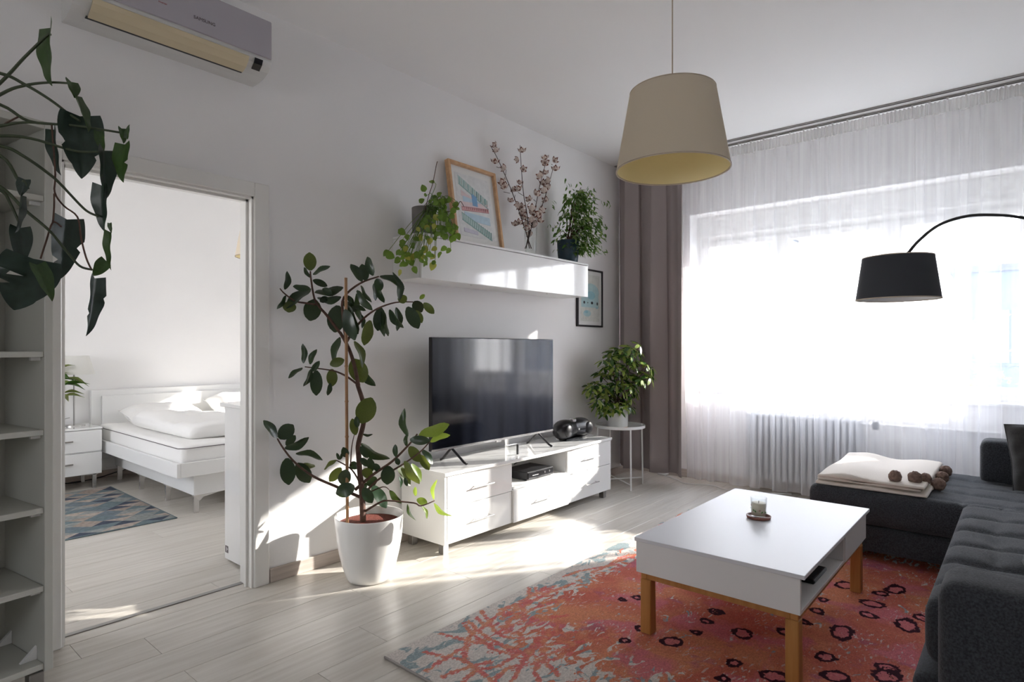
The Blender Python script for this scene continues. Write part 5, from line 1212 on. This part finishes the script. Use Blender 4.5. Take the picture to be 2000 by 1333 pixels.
# umbrella plant on the side table
up = thing('plant_pot', 'white cylindrical pot on the round side table', 'pot', (4.765, 2.80, .535))
uc = (4.735, 2.80, .5345)
MB().lathe([(.090, .004), (.094, .008), (.098, .205), (.095, .208), (.091, .20), (.090, .17)], uc, 56).build('pot_body', M['satin'], up, True)
MB().lathe([(.092, 0), (.0925, .0065)], uc, 48).build('cork_base', M['framewood'], up, True)
MB().lathe([(.091, .18), (0, .19)], uc, 32, capb=False).build('earth', M['darksoil'], up, True)
ub = thing('umbrella_plant', 'bushy umbrella plant with yellow-splashed leaves on the side table', 'plant', (4.735, 2.8, .72))
def compound(mats_, n=7, seed=1):
    r = random.Random(seed); mb_ = MB()
    for k in range(n):
        a = 2 * math.pi * k / n + r.uniform(-.15, .15); d = Vector((math.cos(a), math.sin(a), r.uniform(-.55, -.15))).normalized(); L = r.uniform(.8, 1.05); w = .37
        x = Vector((-math.sin(a), math.cos(a), 0)); z = x.cross(d) * -1; b0_ = d * .18; nm = 1 if r.random() < .3 else 0
        vv = [b0_]; ff_ = []
        for t, s in ((.2, .7), (.5, 1), (.8, .7)):
            dd = b0_ + d * L * t + Vector((0, 0, -.22 * t * t)); vv += [dd + x * w / 2 * s, dd, dd - x * w / 2 * s]
        vv.append(b0_ + d * L + Vector((0, 0, -.24)))
        mb_.add(vv, [(0, 1, 2), (0, 2, 3), (1, 4, 5, 2), (2, 5, 6, 3), (4, 7, 8, 5), (5, 8, 9, 6), (7, 10, 8), (8, 10, 9)], 0)
        for q_ in range(len(mb_.m) - 8, len(mb_.m)): mb_.m[q_] = nm if nm else (1 if r.random() < .18 else 0)
    mb_.tube([(0, 0, 0), (0, 0, -.5)], .025, 5, 0)
    return mb_.mesh('leaf', mats_, None, False)
cmp_ = [compound([M['umbrella'], M['umbrellayellow']], 6 + s % 3, s) for s in range(5)]
c5 = lambda x, y: (1120 + x / 4.3, 650 + y / 4.3)
UP = [(560, 110), (480, 130), (390, 150), (300, 190), (250, 240), (560, 170), (340, 220), (440, 210), (510, 230), (620, 270), (660, 300), (580, 330), (640, 360), (600, 400), (520, 290), (430, 280), (350, 290), (270, 290), (240, 360), (310, 350), (380, 360), (460, 360), (530, 370), (180, 440), (130, 460), (210, 430), (160, 520), (200, 560), (250, 500), (300, 450), (360, 440), (430, 430), (500, 440), (280, 540), (340, 520), (410, 500), (470, 490), (530, 500), (250, 600), (310, 600), (370, 590), (430, 570), (480, 560), (260, 680), (290, 650), (350, 640), (400, 630), (470, 620), (190, 600), (420, 320), (490, 180), (350, 160), (520, 420), (220, 640)]
rq = random.Random(52); UD = 5.33; ur = Vector((4.735, 2.79, .72)); mb = MB()
UP += [(x + rq.uniform(-28, 28), y + rq.uniform(-28, 28)) for x, y in UP if rq.random() < .75]
for i, (x, y) in enumerate(UP):
    p = PW_(*c5(x, y), UD + rq.uniform(-.16, .10), 2.93); o_ = p - P(1210, 745, UD)
    up_ = Vector((o_.x * 1.2 + rq.uniform(-.3, .3), o_.y * 1.2 + rq.uniform(-.3, .3) - .15, .55)).normalized()
    Mt = Matrix.Translation(p + Vector((0, 0, .01))) @ up_.to_track_quat('Z', 'Y').to_matrix().to_4x4() @ Matrix.Rotation(rq.uniform(0, 6), 4, 'Z') @ Matrix.Scale(rq.uniform(.070, .092), 4)
    place('leaf', cmp_[i % 5], ub, Mt)
    if i % 3 == 0: mb.tube(spline([ur + Vector((rq.uniform(-.03, .03), rq.uniform(-.03, .03), 0)), (ur + p) / 2 + Vector((0, 0, .04)), p - up_ * .02], 4), .003, 5)
tag(mb.build('stems', M['bark'], ub, True), kind='stuff')

# plant on the bedside cabinet, cut by the door frame
vp = thing('plant_pot', 'small white pot on the bedside cabinet left of the lamp', 'pot', (1.35, 6.46, .547))
MB().lathe([(.05, 0), (.065, .10), (.067, .12), (.062, .12), (.058, .10), (0, .10)], (1.31, 6.46, .5475), 32).build('pot_body', M['satin'], vp, True)
vg = thing('variegated_plant', 'red-edged green leafy plant on the bedside cabinet, cut off by the door frame', 'plant', (1.35, 6.46, .65))
rl = shared([M['redleaf'], M['trail'], M['umbrella']], shape=lance, fold=.2, curl=.35, ns=6, nc=2)
for i in range(34):
    a = rq.uniform(0, 6.28); e = rq.uniform(.25, 1.2); p = Vector((1.35, 6.46, .76 + .22 * rq.random())); d = Vector((math.cos(a) * math.cos(e), .75 * math.sin(a) * math.cos(e), math.sin(e) * .8))
    b_ = p + d * .10; L = rq.uniform(.15, .20); t_ = b_ + (d + Vector((0, 0, -.35))).normalized() * L
    if max(b_.y, t_.y) > 6.70: continue
    place('leaf', rl[i % 3], vg, tomat(b_, t_, .060, Vector((0, -.3, 1))))
    MB().tube([(1.35, 6.46, .65), p, b_], .0025, 5).build('stem', M['trail'], vg)
